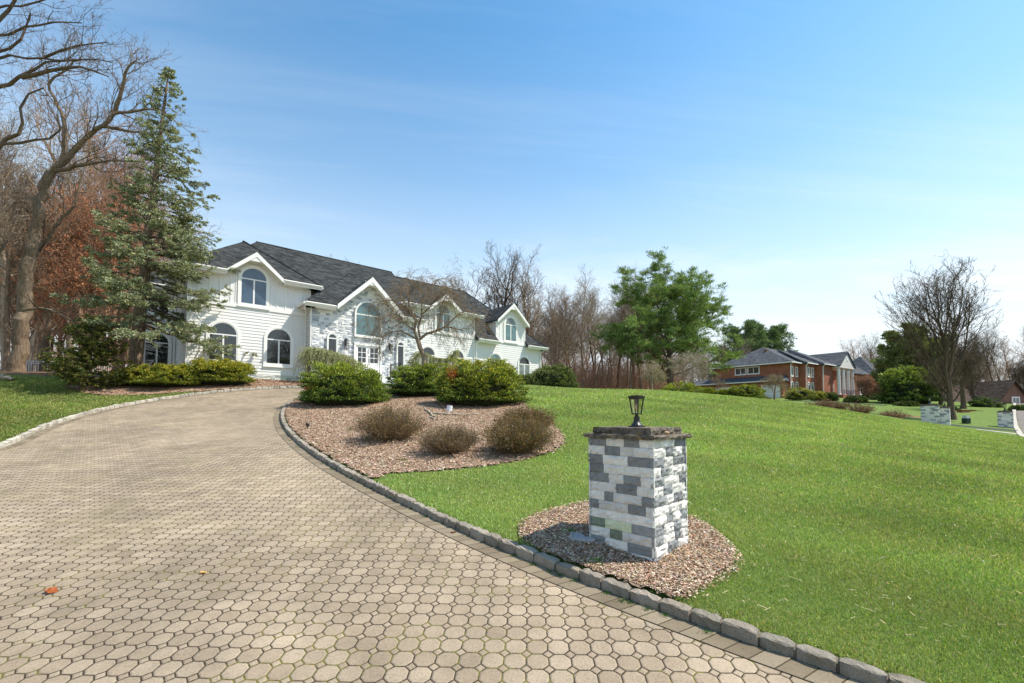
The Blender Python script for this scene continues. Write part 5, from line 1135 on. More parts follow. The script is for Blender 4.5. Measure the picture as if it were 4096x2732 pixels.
# --- twiggy brown shrubs
def twiggy(name,label,cx,cy,r,h,seed,nst=110,nl=5200,ls=.034,pal=None,group=None,z=None,thick=.007,flatc=.75,mat='bark_dark',dn=3):
    rng=np.random.default_rng(seed);z=H(cx,cy)+.09 if z is None else z;o=thing(name,label,'shrub',(cx,cy,z),0,group);S=Segs();tips=[];td=[]
    for i in range(nst):
        a=rng.uniform(0,6.28);q=math.sqrt(rng.uniform(0,1));e=np.array([r*q*math.cos(a),r*q*math.sin(a),h*(1-flatc*.30*q**3)*rng.uniform(.7,1.)*(1-.34*q**4)])
        b=np.array([math.cos(a),math.sin(a),0])*rng.uniform(.0,.16)*r;s=np.linspace(0,1,5)[:,None];P=b*(1-s)+e*s+np.array([0,0,1.])*(-.10*h*np.sin(s*math.pi))*q+rng.normal(0,.014*r/.6,(5,3))*s;S.poly(P,np.linspace(thick*1.3,thick*.4,5))
        for k in range(dn*2+2):
            w=rng.uniform(.3,1.);B=np.array([np.interp(w,s[:,0],P[:,c_]) for c_ in range(3)]);D=nrm(nrm(e-b)*.9+rng.normal(0,.5,3)+[0,0,.25]);L=h*rng.uniform(.12,.28);E_=B+D*L;E_[2]=min(E_[2],h*1.02);S.raw(B[None],E_[None],thick*.5,thick*.25);tips.append(E_);td.append(D);tips.append(B+D*L*.6);td.append(D)
    tips=np.array(tips);td=np.array(td);g=G();v,f=S.mesh(4);g.add(v,f);g.obj('stems',M['bark' if mat=='bark_dark' else mat],o)
    i=rng.integers(0,len(tips),nl);P=tips[i]+rng.normal(0,.035*r/.6,(nl,3));g=G();v,f,c=leaves(rng,P,ls*rng.uniform(.6,1.4,nl),vary(rng,nl,*pal),D=td[i],spread=.7,aspect=.55,up=.3);g.add(v,f,0,c);g.obj('foliage',M['foliage'],o);return o
BP=([(.16,.102,.043),(.23,.145,.058),(.10,.075,.033),(.13,.12,.042),(.33,.20,.08)],.16,[.3,.24,.22,.16,.08])
GS='brownish clipped shrubs on the island bed'
def tpx(label,x0,x1,top,base,seed,**k):
    gx,gy_=gnd((x0+x1)/2,base);Y=gy_+.03;cx,cy=colY((x0+x1)/2,Y+(x1-x0)/F*Y*.05);r=(x1-x0)/F*cy/2;z=H(cx,cy)+.09;h=(1660-top)/F*(cy+r*.3)+CH-z;return twiggy('deciduous_shrub',label,cx,cy,r*1.04,h*1.0,seed,group=GS,pal=BP,**k)
tpx('rounded brown twiggy shrub, left one of the four on the island mulch',1425,1690,1640,1778,601,nl=17000,nst=230,ls=.030)
tpx('open brown twiggy shrub, lowest and middle one of the front row on the mulch',1663,1928,1705,1832,602,nl=9000,nst=250,ls=.026)
tpx('dense brown twiggy shrub with tan tips, largest and front right one on the mulch',1930,2208,1685,1832,603,nl=26000,nst=240,ls=.032)
tpx('flat-topped brown shrub partly hidden behind the largest front one',1985,2222,1638,1745,604,nl=17000,nst=190,ls=.034)
# row of brown shrubs along the edge of the lawn, before the brick house
GR='brown shrubs in a row beyond the crest of the lawn'
row=[(3045,3085,1575,1600,33),(3072,3128,1578,1608,33),(3130,3215,1583,1618,33),(3195,3275,1590,1628,33),(3250,3345,1598,1638,33),(3300,3390,1613,1643,33.5),(3390,3490,1622,1660,33),(3515,3622,1648,1680,32.5)]
for i,(x0,x1,top,base,Y) in enumerate(row):
    cx,cy=colY((x0+x1)/2,Y);z=atY((x0+x1)/2,base,Y)[2];r=(x1-x0)/F*Y/2;h=(base-top)/F*Y
    lbl=['small brown shrub at the foot of the tallest juniper','rounded brown shrub under the little bare tree by the garage','brown hedge shrub just right of the little bare tree','brown hedge shrub below the yellow bushes of the brick house','brown shrub half way along the row that runs down the lawn','flattened brown shrub after the middle of the row','wide spiky brown shrub, second from the right end of the row','lone spiky brown shrub at the right end of the row'][i]
    twiggy('deciduous_shrub',lbl,cx,cy,r*1.02,h*1.15,620+i,nst=90,nl=1500,ls=.07,pal=([(.16,.09,.06),(.22,.13,.09),(.11,.07,.045)],.16,[.4,.3,.3]),group=GR,z=min(z,H(cx,cy)+.1),thick=.014,dn=3,mat='bark_red')
# --- weeping cherry before the door
ty=21.3;tx=(1694-CX)/F*ty;tz=H(tx,ty)+.05
def z2w(P,Y): return W([(1150+a/2.4117,950+b/2.4117) for a,b in P],Y,ty)
CW=dict(levels=4,n=[6,7,6,5],wig=[.1,.16,.17,.2],up=[.1,-.15,-.75,-.9],kids=[9,9,5],start=[.15,.15,.1],ang=[.9,.8,.8],lr=[.8,.6,.65],sh=[.2,.2,.2],tip=[.4,.35,.35,.4],rl=.013,Lmax=1.9,tup=-.35,tang=.8)
gd=[([(tx,ty,tz-.1)]+z2w([(1312,1240),(1305,1150),(1290,1050),(1255,985)],ty),.125,.105,0,0),
 (z2w([(1255,990),(1225,900),(1235,800),(1190,720),(1150,650),(1100,560),(1080,470)],ty-.1),.07,.02,12,1),
 (z2w([(1255,985),(1180,950),(1130,905),(1060,900),(980,900),(900,960),(860,1030)],ty-.5),.05,.012,14,1),
 (z2w([(1270,985),(1330,930),(1440,900),(1520,870),(1600,860),(1700,900)],ty+.2),.075,.02,14,1),
 (z2w([(1275,960),(1260,850),(1300,740),(1290,640),(1330,540),(1400,470),(1450,420)],ty+.3),.06,.012,14,1),
 (z2w([(1190,720),(1120,690),(1020,620),(940,600),(880,640),(840,700)],ty-.2),.04,.01,14,1),
 (z2w([(1240,800),(1180,690),(1160,560),(1180,440),(1220,380)],ty+.5),.045,.01,13,1),
 (z2w([(1440,900),(1480,800),(1470,680),(1530,560),(1600,500)],ty+.1),.045,.01,13,1),
 (z2w([(1520,870),(1600,780),(1700,700),(1790,690),(1850,800)],ty-.4),.04,.01,13,1),
 (z2w([(1300,740),(1380,660),(1450,560),(1540,470)],ty-.8),.035,.01,12,1),
 (z2w([(1225,900),(1100,800),(1000,740),(920,740),(860,860)],ty-.9),.035,.01,12,1),
 (z2w([(1080,470),(1090,400),(1150,360),(1300,390)],ty),.02,.006,7,1),
 (z2w([(1400,470),(1430,400),(1560,370),(1620,330)],ty),.02,.006,5,1)]
bare_tree('weeping_cherry_tree','leafless weeping tree with twisted dark trunk on the island in front of the entrance',tx,ty,CW,0,0,701,'bark',seg=(12,8,5,3),tw=(9.,.32,.0052),guide=gd,z=tz,buds=(8000,.030,[(.28,.26,.08),(.22,.16,.06),(.36,.30,.14)]))
# --- weeping cedars at the house wall
def weeper(name,label,pts,Y,zb,seed,n=240,Lr=(.5,1.2),spr=.5,top=None):
    rng=np.random.default_rng(seed);w=np.array(W(pts,Y));x,y=w[0][0],w[0][1];z=H(x,y)+.08;o=thing(name,label,'shrub',(x,y,z));S=Segs();w=w-np.array([x,y,z]);w[0,2]=0
    S.poly(w,np.linspace(.06,.02,len(w)));d=np.r_[0,np.cumsum(np.linalg.norm(np.diff(w,axis=0),axis=1))];LP=[];LD=[]
    for i in range(n):
        q=rng.uniform(.25,1)*d[-1];b=np.array([np.interp(q,d,w[:,k]) for k in range(3)]);a=rng.uniform(0,6.28);out_=rng.uniform(.1,1)*spr;L=rng.uniform(*Lr)
        s=np.linspace(0,1,7)[:,None];hd=np.array([math.cos(a),math.sin(a),0]);P=b+hd*out_*(s**.6)+np.array([0,0,1.])*(.28*np.sin(s*2.2)*out_-L*s**1.8);P[:,2]=np.maximum(P[:,2],.06)
        P[1:]+=rng.normal(0,.015,(6,3));S.poly(P,np.linspace(.006,.002,7));k=62;u=rng.uniform(.05,1,k);j=np.minimum((u*6).astype(int),5);f_=(u*6-j)[:,None];LP.append(P[j]*(1-f_)+P[j+1]*f_+rng.normal(0,.018,(k,3)));LD.append(nrm(P[j+1]-P[j]))
    LP=np.concatenate(LP);LD=np.concatenate(LD);m=len(LP);g=G();v,f=S.mesh(4);g.add(v,f);g.obj('stems',M['bark_pale'],o)
    g=G();v,f,c=leaves(rng,LP,.060*rng.uniform(.6,1.3,m),vary(rng,m,[(.29,.34,.14),(.40,.43,.18),(.20,.26,.11),(.52,.50,.22)],.14,[.34,.28,.22,.16]),D=LD,spread=.8,aspect=.35);g.add(v,f,0,c);g.obj('foliage',M['needle'],o);return o
weeper('weeping_cedar','grey-green weeping cedar with hanging strands left of the front door',[(1235,1560),(1238,1470),(1235,1395),(1275,1400),(1330,1415),(1390,1435),(1425,1470)],24.9,0,711,n=620,Lr=(.5,1.4),spr=.95)
weeper('weeping_cedar','lower weeping cedar behind the trunk of the leafless weeping tree',[(1660,1560),(1650,1440),(1680,1410),(1740,1432),(1790,1440),(1830,1400)],25.5,0,712,n=260,Lr=(.4,1.0),spr=.6)
# --- small bare trees in the middle distance and by the brick house
CS=dict(CO,levels=4,kids=[9,7,5],up=[.1,.15,-.1,-.2],ang=[.9,.8,.8],lr=[.8,.55,.5],start=[.3,.2,.1])
def small(px,base,Y,top,seed,label,mat='bark_pale',cfg=CS,r=.07,tw=(7.,.3,.011),**k):
    x,y=colY(px,Y);z=atY(px,base,Y)[2];h=(base-top)/F*Y;return bare_tree('small_tree',label,x,y,cfg,h*.75,r,seed,mat,tw=tw,z=z,**k)
small(2608,1578,36,1440,721,'small pale-trunked bare tree under the left side of the big pine',buds=(1800,.06,[(.30,.26,.10)]))
small(2762,1590,37,1400,722,'pale twiggy small tree in front of the big pine, left of the brick garage',r=.1,cfg=dict(CS,kids=[12,8,5]))
small(3098,1600,34,1490,723,'little crooked bare tree in front of the right garage door','bark',r=.09,tw=(7.,.24,.010),buds=(1200,.05,[(.34,.27,.10)]))
small(3462,1600,62,1492,724,'reddish weeping bare tree right of the white columns','bark_red',dict(CS,kids=[14,9,6],up=[.1,.1,-.7,-.9],ang=[1.,.8,.7],lr=[.6,.55,.5]),r=.16,tw=(6.,.5,.018),buds=(3000,.11,[(.42,.18,.10),(.35,.16,.10)]))
small(2870,1590,60,1500,725,'thin bare shrub-like tree at the left end of the brick garage','bark',r=.08)
# hero bare tree on the right and its dark neighbours
CH_=dict(CO,kids=[22,9,6],start=[.10,.15,.12],ang=[.60,.5,.7],lr=[.86,.5,.5],sh=[.40,.3,.3],up=[.05,.75,.55,.35],wig=[.03,.09,.15,.2],rl=.0135)
def bt(px,Y,top,base,seed,label,cfg,r,mat='bark_dark',**k):
    x,y=colY(px,Y);z=atY(px,base,Y)[2];z=min(z,H(x,y)+.3);h=(1660-top)/F*Y+CH-z;return bare_tree('bare_tree',label,x,y,cfg,h*.72,r,seed,mat,z=z,**k)
bt(3806,38,1100,1672,731,'tall dark bare tree with upswept branches behind the close pair of stone pillars',CH_,.25,tw=(4.,.42,.0115),buds=(3000,.05,[(.14,.09,.06)]))
bt(3852,52,1330,1640,732,'dark-trunked bare tree right of the tall one, nearer of the two',CO,.28,tw=(3.5,.6,.016))
bt(3905,56,1380,1635,733,'dark-trunked bare tree farther right, left of the lone pillar',CO,.26,tw=(3.5,.6,.016))
bt(3760,58,1400,1635,735,'dark bare tree behind the evergreens, left of the tall bare tree trunk',CO,.25,tw=(3.5,.6,.016))
bt(4062,80,1440,1625,734,'bare tree standing behind the roof of the gabled brick house',CO,.3,tw=(3.,.7,.02))
bt(4150,70,1400,1640,736,'bare tree just beyond the right edge of the picture behind the road',CO,.3,tw=(3.,.7,.02))
# bushes before the brick house
BY=([(.13,.17,.03),(.19,.22,.04),(.26,.27,.06),(.06,.08,.02)],.14,[.34,.3,.2,.16])
def mz(name,label,x0,x1,top,base,Y,seed,pal,tip,**k):
    cx,cy=colY((x0+x1)/2,Y);z=atY(cx/cy*F+CX,base,Y)[2];w=(x1-x0)/F*Y/2;h=(base-top)/F*Y;return mound(name,label,cx,cy,w,w*.8,h*1.05,seed,pal,tip,z=z,**k)
KW_=dict(nc=150,nl=36,ls=.22,rc=.16)
mz('azalea_shrub','long yellow-green bush against the brick wall right of the garage corner',3148,3252,1558,1598,64,741,BY,(.42,.38,.09),**KW_)
mz('azalea_shrub','yellow-green bush with reddish base below the round-topped windows',3248,3302,1570,1600,64,742,BY,(.42,.38,.09),**KW_)
mz('rhododendron','dark glossy bush in front of the white front columns of the brick house',3296,3345,1574,1602,64,743,RP,(.14,.17,.07),**KW_)
mz('hedge','clipped dark hedge block right of the white columns, left one',3388,3440,1588,1610,60,744,RP,(.10,.13,.05),**KW_)
mz('hedge','clipped dark hedge block right of the white columns, right one',3436,3464,1592,1612,60,745,RP,(.10,.13,.05),**KW_)
mz('arborvitae','dark pointed evergreen bush before the second brick house, left of the round bush',3455,3490,1568,1612,70,746,RP,(.08,.12,.05),**KW_)
mz('arborvitae','dark wide evergreen bush touching the left side of the round bush',3484,3565,1575,1618,68,747,RP,(.08,.12,.05),**KW_)
mz('round_evergreen','large rounded bright green evergreen between the brick houses and the stone pillars',3538,3736,1476,1612,60,748,([(.07,.12,.02),(.11,.17,.03),(.16,.23,.04),(.04,.07,.015)],.14,[.32,.34,.2,.14]),(.30,.36,.06),nc=420,nl=44,ls=.26,rc=.12)
mz('hedge','dark clipped hedge under the round evergreen',3584,3665,1610,1642,56,749,RP,(.08,.11,.04),**KW_)
mz('evergreen_shrub','dark green conical evergreen left of the lone pillar, behind the utility box',3892,3985,1595,1660,55,750,RP,(.09,.14,.06),**KW_)
mz('evergreen_shrub','dark rounded bush at the right edge in front of the gabled brick house',4045,4110,1627,1662,50,751,RP,(.09,.14,.06),**KW_)
mz('evergreen_shrub','low dark shrub behind the close pair of stone pillars, beside the tall trunk',3800,3832,1636,1664,50,752,RP,(.09,.14,.06),**KW_)
# ================================================================== WHITE FENCE
FA=np.array([(94-CX)/F*31.,31.]);FB=np.array([(500-CX)/F*35.,35.])
fpts=[np.array([(20-CX)/F*30.2,30.2]),np.array([(165-CX)/F*31,31.]),np.array([(330-CX)/F*32.2,32.2]),np.array([(480-CX)/F*33.5,33.5]),np.array([(600-CX)/F*35,35.])]
for i,(a,b) in enumerate(zip(fpts[:-1],fpts[1:])):
    za,zb=H(*a),H(*b);an=math.atan2(b[1]-a[1],b[0]-a[0]);L=float(np.hypot(*(b-a)));sl=(zb-za)/L
    o=thing('fence_panel',['white metal picket fence panel nearest the leaning tree trunk','white metal picket fence panel between the leaning tree and the small conifer','white metal picket fence panel behind the small conifer','white metal picket fence panel between the small conifer and the house'][i],'fence',(a[0],a[1],za),an,'white picket fence panels')
    g=G();g.box(-.035,.035,-.035,.035,-.1,1.14);g.box(-.045,.045,-.045,.045,1.14,1.17);g.obj('post',M['steelwhite'],o)
    for hh_ in (.12,.92,1.06):
        g=G();g.tube([(0.03,0,hh_),(L-.03,0,hh_+sl*L)],.024,4);g.obj('rail',M['steelwhite'],o)
    g=G();n=int(L/.115)
    for k in range(1,n): x=L*k/n;g.box(x-.011,x+.011,-.011,.011,.05+sl*x,1.06+sl*x)
    tag(g.obj('pickets',M['steelwhite'],o),kind='stuff')
# ================================================================== BRICK HOUSES
BX,BYY=(3162-CX)/F*75,75.;BZ=4.45;E1=np.array([.813,.582]);BANG=math.atan2(.582,.813)
bh=thing('brick_house','large two-storey red brick house with four white columns and three white garage doors','house',(BX,BYY,BZ),BANG)
K=lambda z:z
def bobj(g,n,m,**k): return g.obj(n,M[m],bh,uv=True,**k)
for bb in ((0,20,0,13,0,6.),(3.4,7.6,-1.,.2,0,5.99),(7.6,12.2,-2.,.2,0,5.98)):
    g=G();g.box(*bb);bobj(g,'wall','brick')
g=G();g.box(-1.6,.1,.4,16.5,0,2.95);bobj(g,'garage_wall','brick')
def roofb(P,par=bh,mat='roof2',th=.2,nm='roof'): return roof(nm,[P],M[mat],par,th)
e=6.05
roofb([(-.6,-.6,e),(4.8,6.5,9.7),(-.6,13.6,e)]);roofb([(-.6,-.6,e),(20.6,-.6,e),(15.5,6.5,9.7),(4.8,6.5,9.7)]);roofb([(20.6,-.6,e),(20.6,13.6,e),(15.5,6.5,9.7)]);roofb([(-.6,13.6,e),(4.8,6.5,9.7),(15.5,6.5,9.7),(20.6,13.6,e)])
roofb([(3.,-1.5,e),(8,-1.5,e),(8,2.6,8.15),(7.,5.,9.4),(3.,.0,e+.8)]);roofb([(3.,-1.5,e),(7.,5.,9.4),(3.,2.,e)])
roofb([(7.2,-2.5,e),(12.8,-2.5,e),(12.8,2,8.4),(9.8,4.5,9.7)]);roofb([(7.2,-2.5,e),(9.8,4.5,9.7),(7.2,1.5,e)])
roofb([(-2.1,0.,2.98),(0,.6,3.95),(0,17,3.95),(-2.1,17,2.98)])
roofb([(-2.1,0.,2.98),(.5,0,2.98),(0,.6,3.95)])
# portico
roofb([(12.1,-3.3,6.0),(15.9,-3.3,8.75),(15.9,5,8.75),(12.1,3,6.0)]);roofb([(19.7,-3.3,6.0),(15.9,-3.3,8.75),(15.9,5,8.75),(19.7,3,6.0)])
g=G();g.prism([(12.45,6.02),(19.35,6.02),(15.9,8.55)],-3.12,-3.,'y');g.obj('pediment',M['siding'],bh)
g=G();g.box(12.2,19.6,-3.15,0,5.62,5.98);g.obj('entablature',M['white'],bh)
g=G();g.box(15.5,16.3,-3.16,-3.1,6.9,7.5);g.obj('vent',M['white'],bh)
g=G();g.box(12.0,19.8,-3.6,0,0,.75);bobj(g,'porch','brick')
for x in (12.7,14.85,17.0,19.15):
    g=G();g.lathe([(.36,.75),(.36,.87),(.30,.93),(.29,2.5),(.25,5.4),(.32,5.46),(.34,5.62)],x,-2.75,20);g.obj('column',M['white'],bh,smooth=False)
for x in (.0,3.4,7.6):
    yy={.0:0,3.4:-1.,7.6:-2.}[x]
    g=G();g.tube([(x+.15,yy-.45,5.9),(x+.15,yy-.12,5.5),(x+.15,yy-.1,.1)],.07,6);g.obj('downspout',M['white'],bh)
for a in ((-.72,-.6,-.7,13.7),):
    g=G();g.box(-.76,-.6,-.7,13.7,5.86,6.02);g.obj('gutter',M['white'],bh)
for x0,x1,yy in ((-.7,3.,-.6),(3.,7.2,-1.5),(7.2,12.1,-2.5),(19.7,20.7,-.6)):
    g=G();g.box(x0,x1,yy-.16,yy,5.86,6.02);g.obj('gutter',M['white'],bh)
g=G();g.box(-2.26,-2.1,-.05,17.1,2.8,2.96);g.obj('gutter',M['white'],bh)
for u,y in ((.85,0),(2.55,0),(4.7,-1.),(6.2,-1.)):
    window(u,.62,3.75,5.25,y,bh,arch=False,mull=0,case=.10,ZL=K,glasses=('glass_curtain','glass_curtain'));window(u,.75,.55,2.35,y,bh,mull=0,case=.10,ZL=K)
window(13.9,.7,.9,2.6,0,bh,mull=0,case=.1,ZL=K);window(17.9,.7,.9,2.6,0,bh,mull=0,case=.1,ZL=K);window(15.9,1.1,2.9,3.3,0,bh,mull=0,case=.1,ZL=K)
g=G();g.box(15.4,16.4,-.08,0,.75,2.85);g.obj('door',M['white'],bh)
for yc in (8.2,5.9):   # windows of the garage side face -x
    wn=window(-yc,1.9,4.5,5.65,0,bh,arch=False,mull=1,case=.1,ZL=K,glasses=('glass','glass'));wn.rotation_euler=(0,0,-math.pi/2)
for y0,y1 in ((.95,3.75),(4.7,7.7),(9.,12.)):
    g=G();g.box(-1.68,-1.62,y0-.12,y0,0,2.17);g.box(-1.68,-1.62,y1,y1+.12,0,2.17);g.box(-1.69,-1.62,y0-.12,y1+.12,2.05,2.22)
    for k in range(4): g.box(-1.655,-1.61,y0,y1,.51*k+.01,.51*k+.495)
    g.obj('garage_door',M['white'],bh)
g=G();g.box(3.2,3.9,5.,5.5,8.3,9.05);bobj(g,'chimney_vent','brick_dull')
g=G()
for x in np.arange(12.1,19.8,.22): g.box(x-.012,x+.012,-3.5,-3.48,.75,1.6)
g.box(12.1,19.75,-3.51,-3.47,1.58,1.62);g.obj('porch_railing',M['black'],bh)
# second brick house with pyramid roofs
def simple_house(name,label,px,Y,base,ang,blocks,mat='brick_dull'):
    x,y=colY(px,Y);z=atY(px,base,Y)[2];o=thing(name,label,'house',(x,y,z),ang)
    for (x0,x1,y0,y1,h,rh_) in blocks:
        g=G();g.box(x0,x1,y0,y1,-.5,h);g.obj('wall',M[mat],o,uv=True);cx,cy=(x0+x1)/2,(y0+y1)/2;e=h+.02;m=.5;r=max((x1-x0)-(y1-y0),0)/2
        A=(cx-r,cy,h+rh_);B=(cx+r,cy,h+rh_);c0,c1,c2,c3=(x0-m,y0-m,e),(x1+m,y0-m,e),(x1+m,y1+m,e),(x0-m,y1+m,e)
        for P in ([c0,c1,B,A],[c1,c2,B],[c2,c3,A,B],[c3,c0,A]):
            Q=[];[Q.append(p) for p in P if p not in Q];roof('roof',[Q],M['roof2'],o,.2)
    return o
sh=simple_house('brick_house','second red brick house with steep pyramid roofs right of the white columns',3392,100,1592,.5,[(0,9,0,9,5.6,5.),(9,19,-2,9,5.,5.6)])
for u in (2.,6.,11.5,16.): window(u,1.,1.,2.6,0 if u<9 else -2,sh,case=.12,ZL=K,mull=0)
o=thing('brick_house','brown brick house with steep front gable at the right edge beyond the road','house',(colY(4010,66)[0],66,atY(4010,1650,66)[2]),.16)
g=G();g.prism([(0,-.5),(5.8,-.5),(5.8,.6),(2.0,4.6),(-1.8,.6),(-1.8,-.5)],0,9,'y');g.obj('wall',M['brick_dull'],o,uv=True)
roof('roof',[[(2.,-.4,4.85),(6.3,-.4,.35),(6.3,9.4,.35),(2.,9.4,4.85)]],M['roof_brown'],o,.2);roof('roof',[[(2.,-.4,4.85),(-2.3,-.4,.35),(-2.3,9.4,.35),(2.,9.4,4.85)]],M['roof_brown'],o,.2)
g=G();g.box(-9,-.1,3,9,-.5,1.2);g.obj('wall',M['brick_dull'],o,uv=True);roof('roof',[[(-9.4,2.5,1.1),(1.5,2.5,1.1),(1.5,6,4.7),(-8.5,6,4.7)]],M['roof_brown'],o,.2);roof('roof',[[(-9.4,9.5,1.1),(1.5,9.5,1.1),(1.5,6,4.7),(-8.5,6,4.7)]],M['roof_brown'],o,.2)
window(2.4,1.2,1.0,2.2,0,o,arch=False,case=.12,ZL=K);window(-5,1.2,-.2,.7,3,o,arch=False,case=.12,ZL=K)
# ================================================================== ROAD, KERB, DRIVE APRON at the right
def drape(name,Pl,res,dz,mat,kind='structure'):
    Q=np.array(Pl,float);x0,y0=Q.min(0);x1,y1=Q.max(0);ax=np.arange(x0-res,x1+res,res);ay=np.arange(y0-res,y1+res,res);XX,YY=np.meshgrid(ax,ay);P=np.c_[XX.ravel(),YY.ravel()]
    i=(np.arange(len(ay)-1)[:,None]*len(ax)+np.arange(len(ax)-1)[None]).ravel();q=np.c_[i,i+1,i+len(ax)+1,i+len(ax)];cn=P[q].mean(1);q=q[inside(cn,Q)]
    g=G();used=np.unique(q);mp_=np.zeros(len(P),int);mp_[used]=np.arange(len(used));g.add(np.c_[P,H(P[:,0],P[:,1])+.0+dz][used],mp_[q]);return tag(g.obj(name,M[mat],smooth=True),kind=kind)
rA=sm_curve([(26,18),(28.7,22.5),(31.3,27.5),(34.9,31),(40.2,36),(47.9,43),(61.4,55),(83.8,75)],.3,1)
rB=offs(rA,-7.);
rdp=np.vstack([rA,rB[::-1]]);drape('road',rdp,.5,.075,'asphalt')
def ribbon(name,C,w,h,mat,col,label=None,lift=.09):
    g=G();a=offs(C,w/2);b=offs(C,-w/2);z=H(C[:,0],C[:,1])+lift;n=len(C);V=np.concatenate([np.c_[a,z-.15],np.c_[a,z+h],np.c_[b,z+h],np.c_[b,z-.15]])
    f=[];i=np.arange(n-1)
    for k in range(3): f.append(np.c_[k*n+i,(k+1)*n+i,(k+1)*n+i+1,k*n+i+1])
    g.add(V,np.concatenate(f),0,col);return tag(g.obj(name,M[mat]),label,kind='structure')
ribbon('kerb',rA,.26,.06,'concrete',(1,1,1))
ap=sm_curve([gnd(3800,1705),gnd(3900,1716),gnd(3990,1724),gnd(4070,1731)],.3,1);ribbon('kerb',ap,.16,.10,'concrete',(1,1,1))
ap2=sm_curve([gnd(3905,1722),gnd(3990,1731),gnd(4075,1742)],.3,1);ribbon('pavement',ap2,.55,.012,'concrete',(1,1,1))
# distant drive strip before the brick house
dr=sm_curve([(colY(3210,62)),(colY(3330,60)),(colY(3440,58)),(colY(3545,56))],.5,1);ribbon('pavement',dr,1.6,.02,'concrete',(1,1,1),lift=.12)
# utility box
ux,uy=colY(3862,36.4);uz=H(ux,uy)+.08
o=thing('utility_box','dark green utility box with pale cover on the grass between the stone pillars','utility box',(ux,uy,uz),.15);g=G();g.box(-.2,.2,-.18,.18,0,.42);g.box(-.21,.21,-.19,.19,.40,.43);g.obj('body',M['boxgreen'],o);g=G();g.prism([(-.17,.43),(.17,.43),(.15,.66),(-.15,.66)],-.15,.15,'y',0,(.62,.66,.62));g.obj('cover',M['attr'],o)
# low brick edging blocks and garden stones behind
for px,Y,b_,w_,lb in ((3853,48,1657,.9,'low red brick block between the dark trunks, left one'),(3884,49,1657,.35,'narrow red brick block right beside the wider one'),(3903,49,1660,.7,'low reddish stone block left of the lone pillar')):
    x,y=colY(px,Y);z=atY(px,b_,Y)[2];g=G();g.box(-w_/2,w_/2,-.3,.3,-.4,.42);g.box(-w_/2-.04,w_/2+.04,-.34,.34,.42,.48);tag(g.obj('brick_block',M['brick'],loc=(x,y,z),uv=True),lb,'brick block')
# ================================================================== SMALL THINGS
rq=np.random.default_rng(41)
x,y=gnd(1796,1655);o=thing('drain_pipe_cap','short white plastic pipe end standing tilted in the mulch before the yews','pipe',(x,y,H(x,y)+.09),0);o.rotation_euler=(R(-6),R(9),0);g=G();g.lathe([(.10,-.03),(.10,.20),(.088,.20),(.088,.05)],0,0,24,0,(.72,.74,.76));g.obj('pipe_end',M['attr'],o,smooth=False)
x,y=gnd(1230,1727);o=thing('ground_spotlight','small black garden spotlight in the mulch by the inner kerb','spotlight',(x,y,H(x,y)+.09),.6);g=G();g.lathe([(.012,-.05),(.012,.06)],0,0,10);g.obj('stake',M['black'],o);g=G();g.lathe([(.03,.05),(.045,.07),(.048,.13),(.055,.14),(.04,.16)],0,0,16);g.obj('head',M['black'],o)
def log(label,px,r0,r1,cat='log',name='log'):
    P=[np.array([*gnd(a,b),0]) for a,b in px]
    for p in P: p[2]=H(p[0],p[1])+.10+r0*.6
    o_=P[0].copy();P=np.array(P)-o_;u=np.linspace(0,len(P)-1,len(P)*4);Q=np.stack([np.interp(u,np.arange(len(P)),P[:,k]) for k in range(3)],1);Q[1:-1]+=rq.normal(0,r0*.25,(len(Q)-2,3));g=G();g.tube(Q,np.linspace(r0,r1,len(Q))*rq.uniform(.85,1.15,len(Q)),8);o=g.obj(name,M['bark_pale'],smooth=True,loc=tuple(o_));return tag(o,label,cat)
log('long thick grey root lying on the mulch near the white pipe end',[(1735,1668),(1790,1672),(1850,1674),(1905,1672)],.045,.02,name='dead_root')
log('short knotty grey root stub left of the long root',[(1700,1652),(1722,1668),(1735,1683)],.05,.03,name='dead_root')
log('small pointed root piece lying below the long root',[(1718,1682),(1735,1690),(1750,1694)],.035,.02,name='dead_root')
log('thin pale weathered branch lying above the long root',[(1655,1645),(1700,1642),(1735,1641)],.014,.008,name='dead_branch')
log('thin crooked stick on the mulch left of the near pillar',[(2075,2172),(2110,2176),(2140,2176),(2155,2190)],.009,.004,name='dead_branch')
log('flat grey log on the leaves at the left edge near the big trunk',[(-10,1525),(25,1526),(52,1533)],.12,.07,name='log')
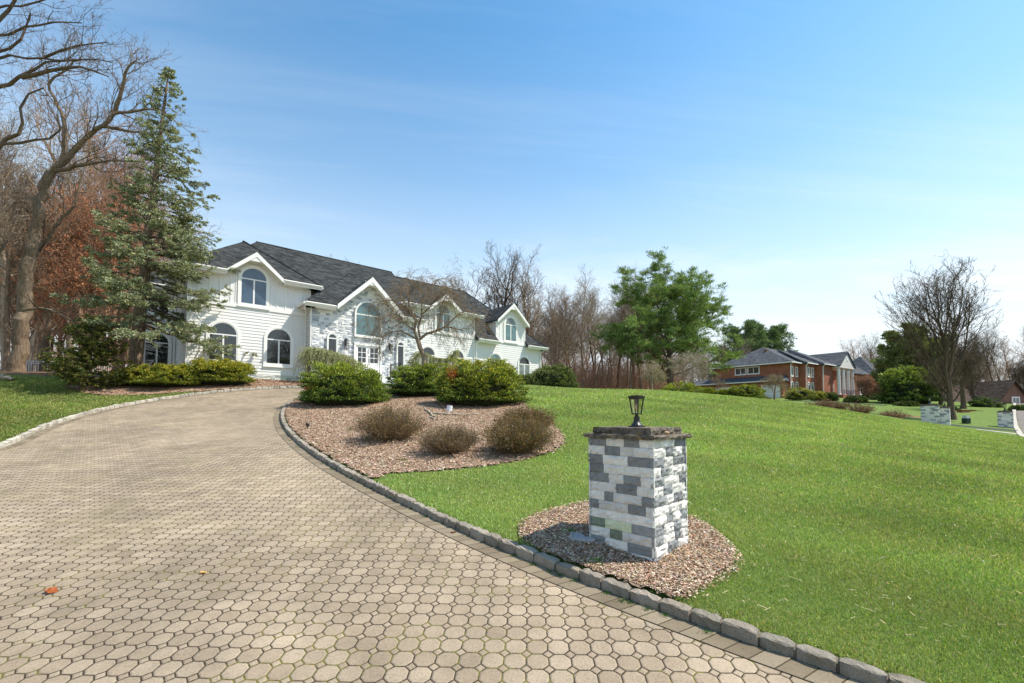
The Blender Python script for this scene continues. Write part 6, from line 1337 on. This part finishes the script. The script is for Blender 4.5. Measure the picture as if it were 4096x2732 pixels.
def leaf(label,px,py,s,rz,col,dz=.012):
    x,y=gnd(px,py);n=9;V=[];g=G()
    for i in range(n):
        u=i/(n-1);w=math.sin(math.pi*u)**.8*.42*(1+.35*math.sin(u*14));V+= [(s*(u-.5),s*w,.16*s+.1*s*math.sin(u*5)),(s*(u-.5),0,.02*s*math.sin(u*6)),(s*(u-.5),-s*w,.14*s*math.sin(u*4+1)+.05*s)]
    f=[[3*i+k,3*i+3+k,3*i+4+k,3*i+1+k] for i in range(n-1) for k in (0,1)];g.add(V,f,0,col);o=g.obj('fallen_leaf',M['foliage'],loc=(x,y,H(x,y)+dz));o.rotation_euler=(0,0,rz);return tag(o,label,'leaf')
leaf('curled orange-brown dead leaf on the pavers at the lower left',205,2370,.105,.25,(.38,.10,.025))
leaf('small tan dead leaf fragment on the pavers, lower middle',815,2293,.07,1.,(.55,.33,.12),.006)
leaf('brown dead leaf on the mulch near the inner kerb',1253,1766,.12,2.,(.28,.12,.06),.12)
leaf('brown leaf on the border paving by the kerb bend',1815,2132,.07,1.2,(.30,.14,.06),.012)
# weeds along the foot of the right kerb
def tufts(name,label,pts,n,s,rng,pal):
    g=G();
    for px,py in pts:
        x,y=gnd(px,py);m=n;a=rng.uniform(0,6.28,m);rr=rng.exponential(.35,m)*s;P=np.c_[x+rr*np.cos(a),y+rr*np.sin(a)];P=np.c_[P,H(P[:,0],P[:,1])+.012+(drive_sd(P)>.1)*.10];v,f,c=leaves(rng,P,rng.uniform(.25,.6,m)*s*.5,vary(rng,m,pal,.18),D=np.c_[np.cos(a),np.sin(a),np.ones(m)*.8],aspect=.4);g.add(v,f,0,c)
    return tag(g.obj(name,M['foliage']),label,'weeds',kind='stuff')
kp=[(1290,1857),(1330,1880),(1400,1915),(1480,1957),(1560,1995),(1640,2038),(1700,2068),(2052,2226),(2130,2262),(2200,2290),(2240,2305),(2300,2325),(2425,2376),(2490,2408),(2520,2415),(2590,2443),(2660,2465),(2830,2535),(1188,1786),(1160,1765)]
tufts('kerb_weeds','little green weeds growing in the joint at the foot of the inner kerb',kp,70,.07,rq,[(.08,.17,.025),(.12,.22,.03),(.05,.11,.02)])
tufts('mulch_weeds','small green weed tufts scattered over the mulch',[(1330,1673),(1830,1690),(1740,1670),(1615,1862),(1470,1775),(1930,1700),(2165,1820),(2385,2287),(2280,2160),(1400,1735)],70,.12,rq,[(.10,.21,.025),(.15,.28,.03)])
log('fallen pale twig across the lawn, upper of the right slope',[(3290,1768),(3330,1780),(3370,1796),(3400,1808)],.010,.004,name='dead_branch')
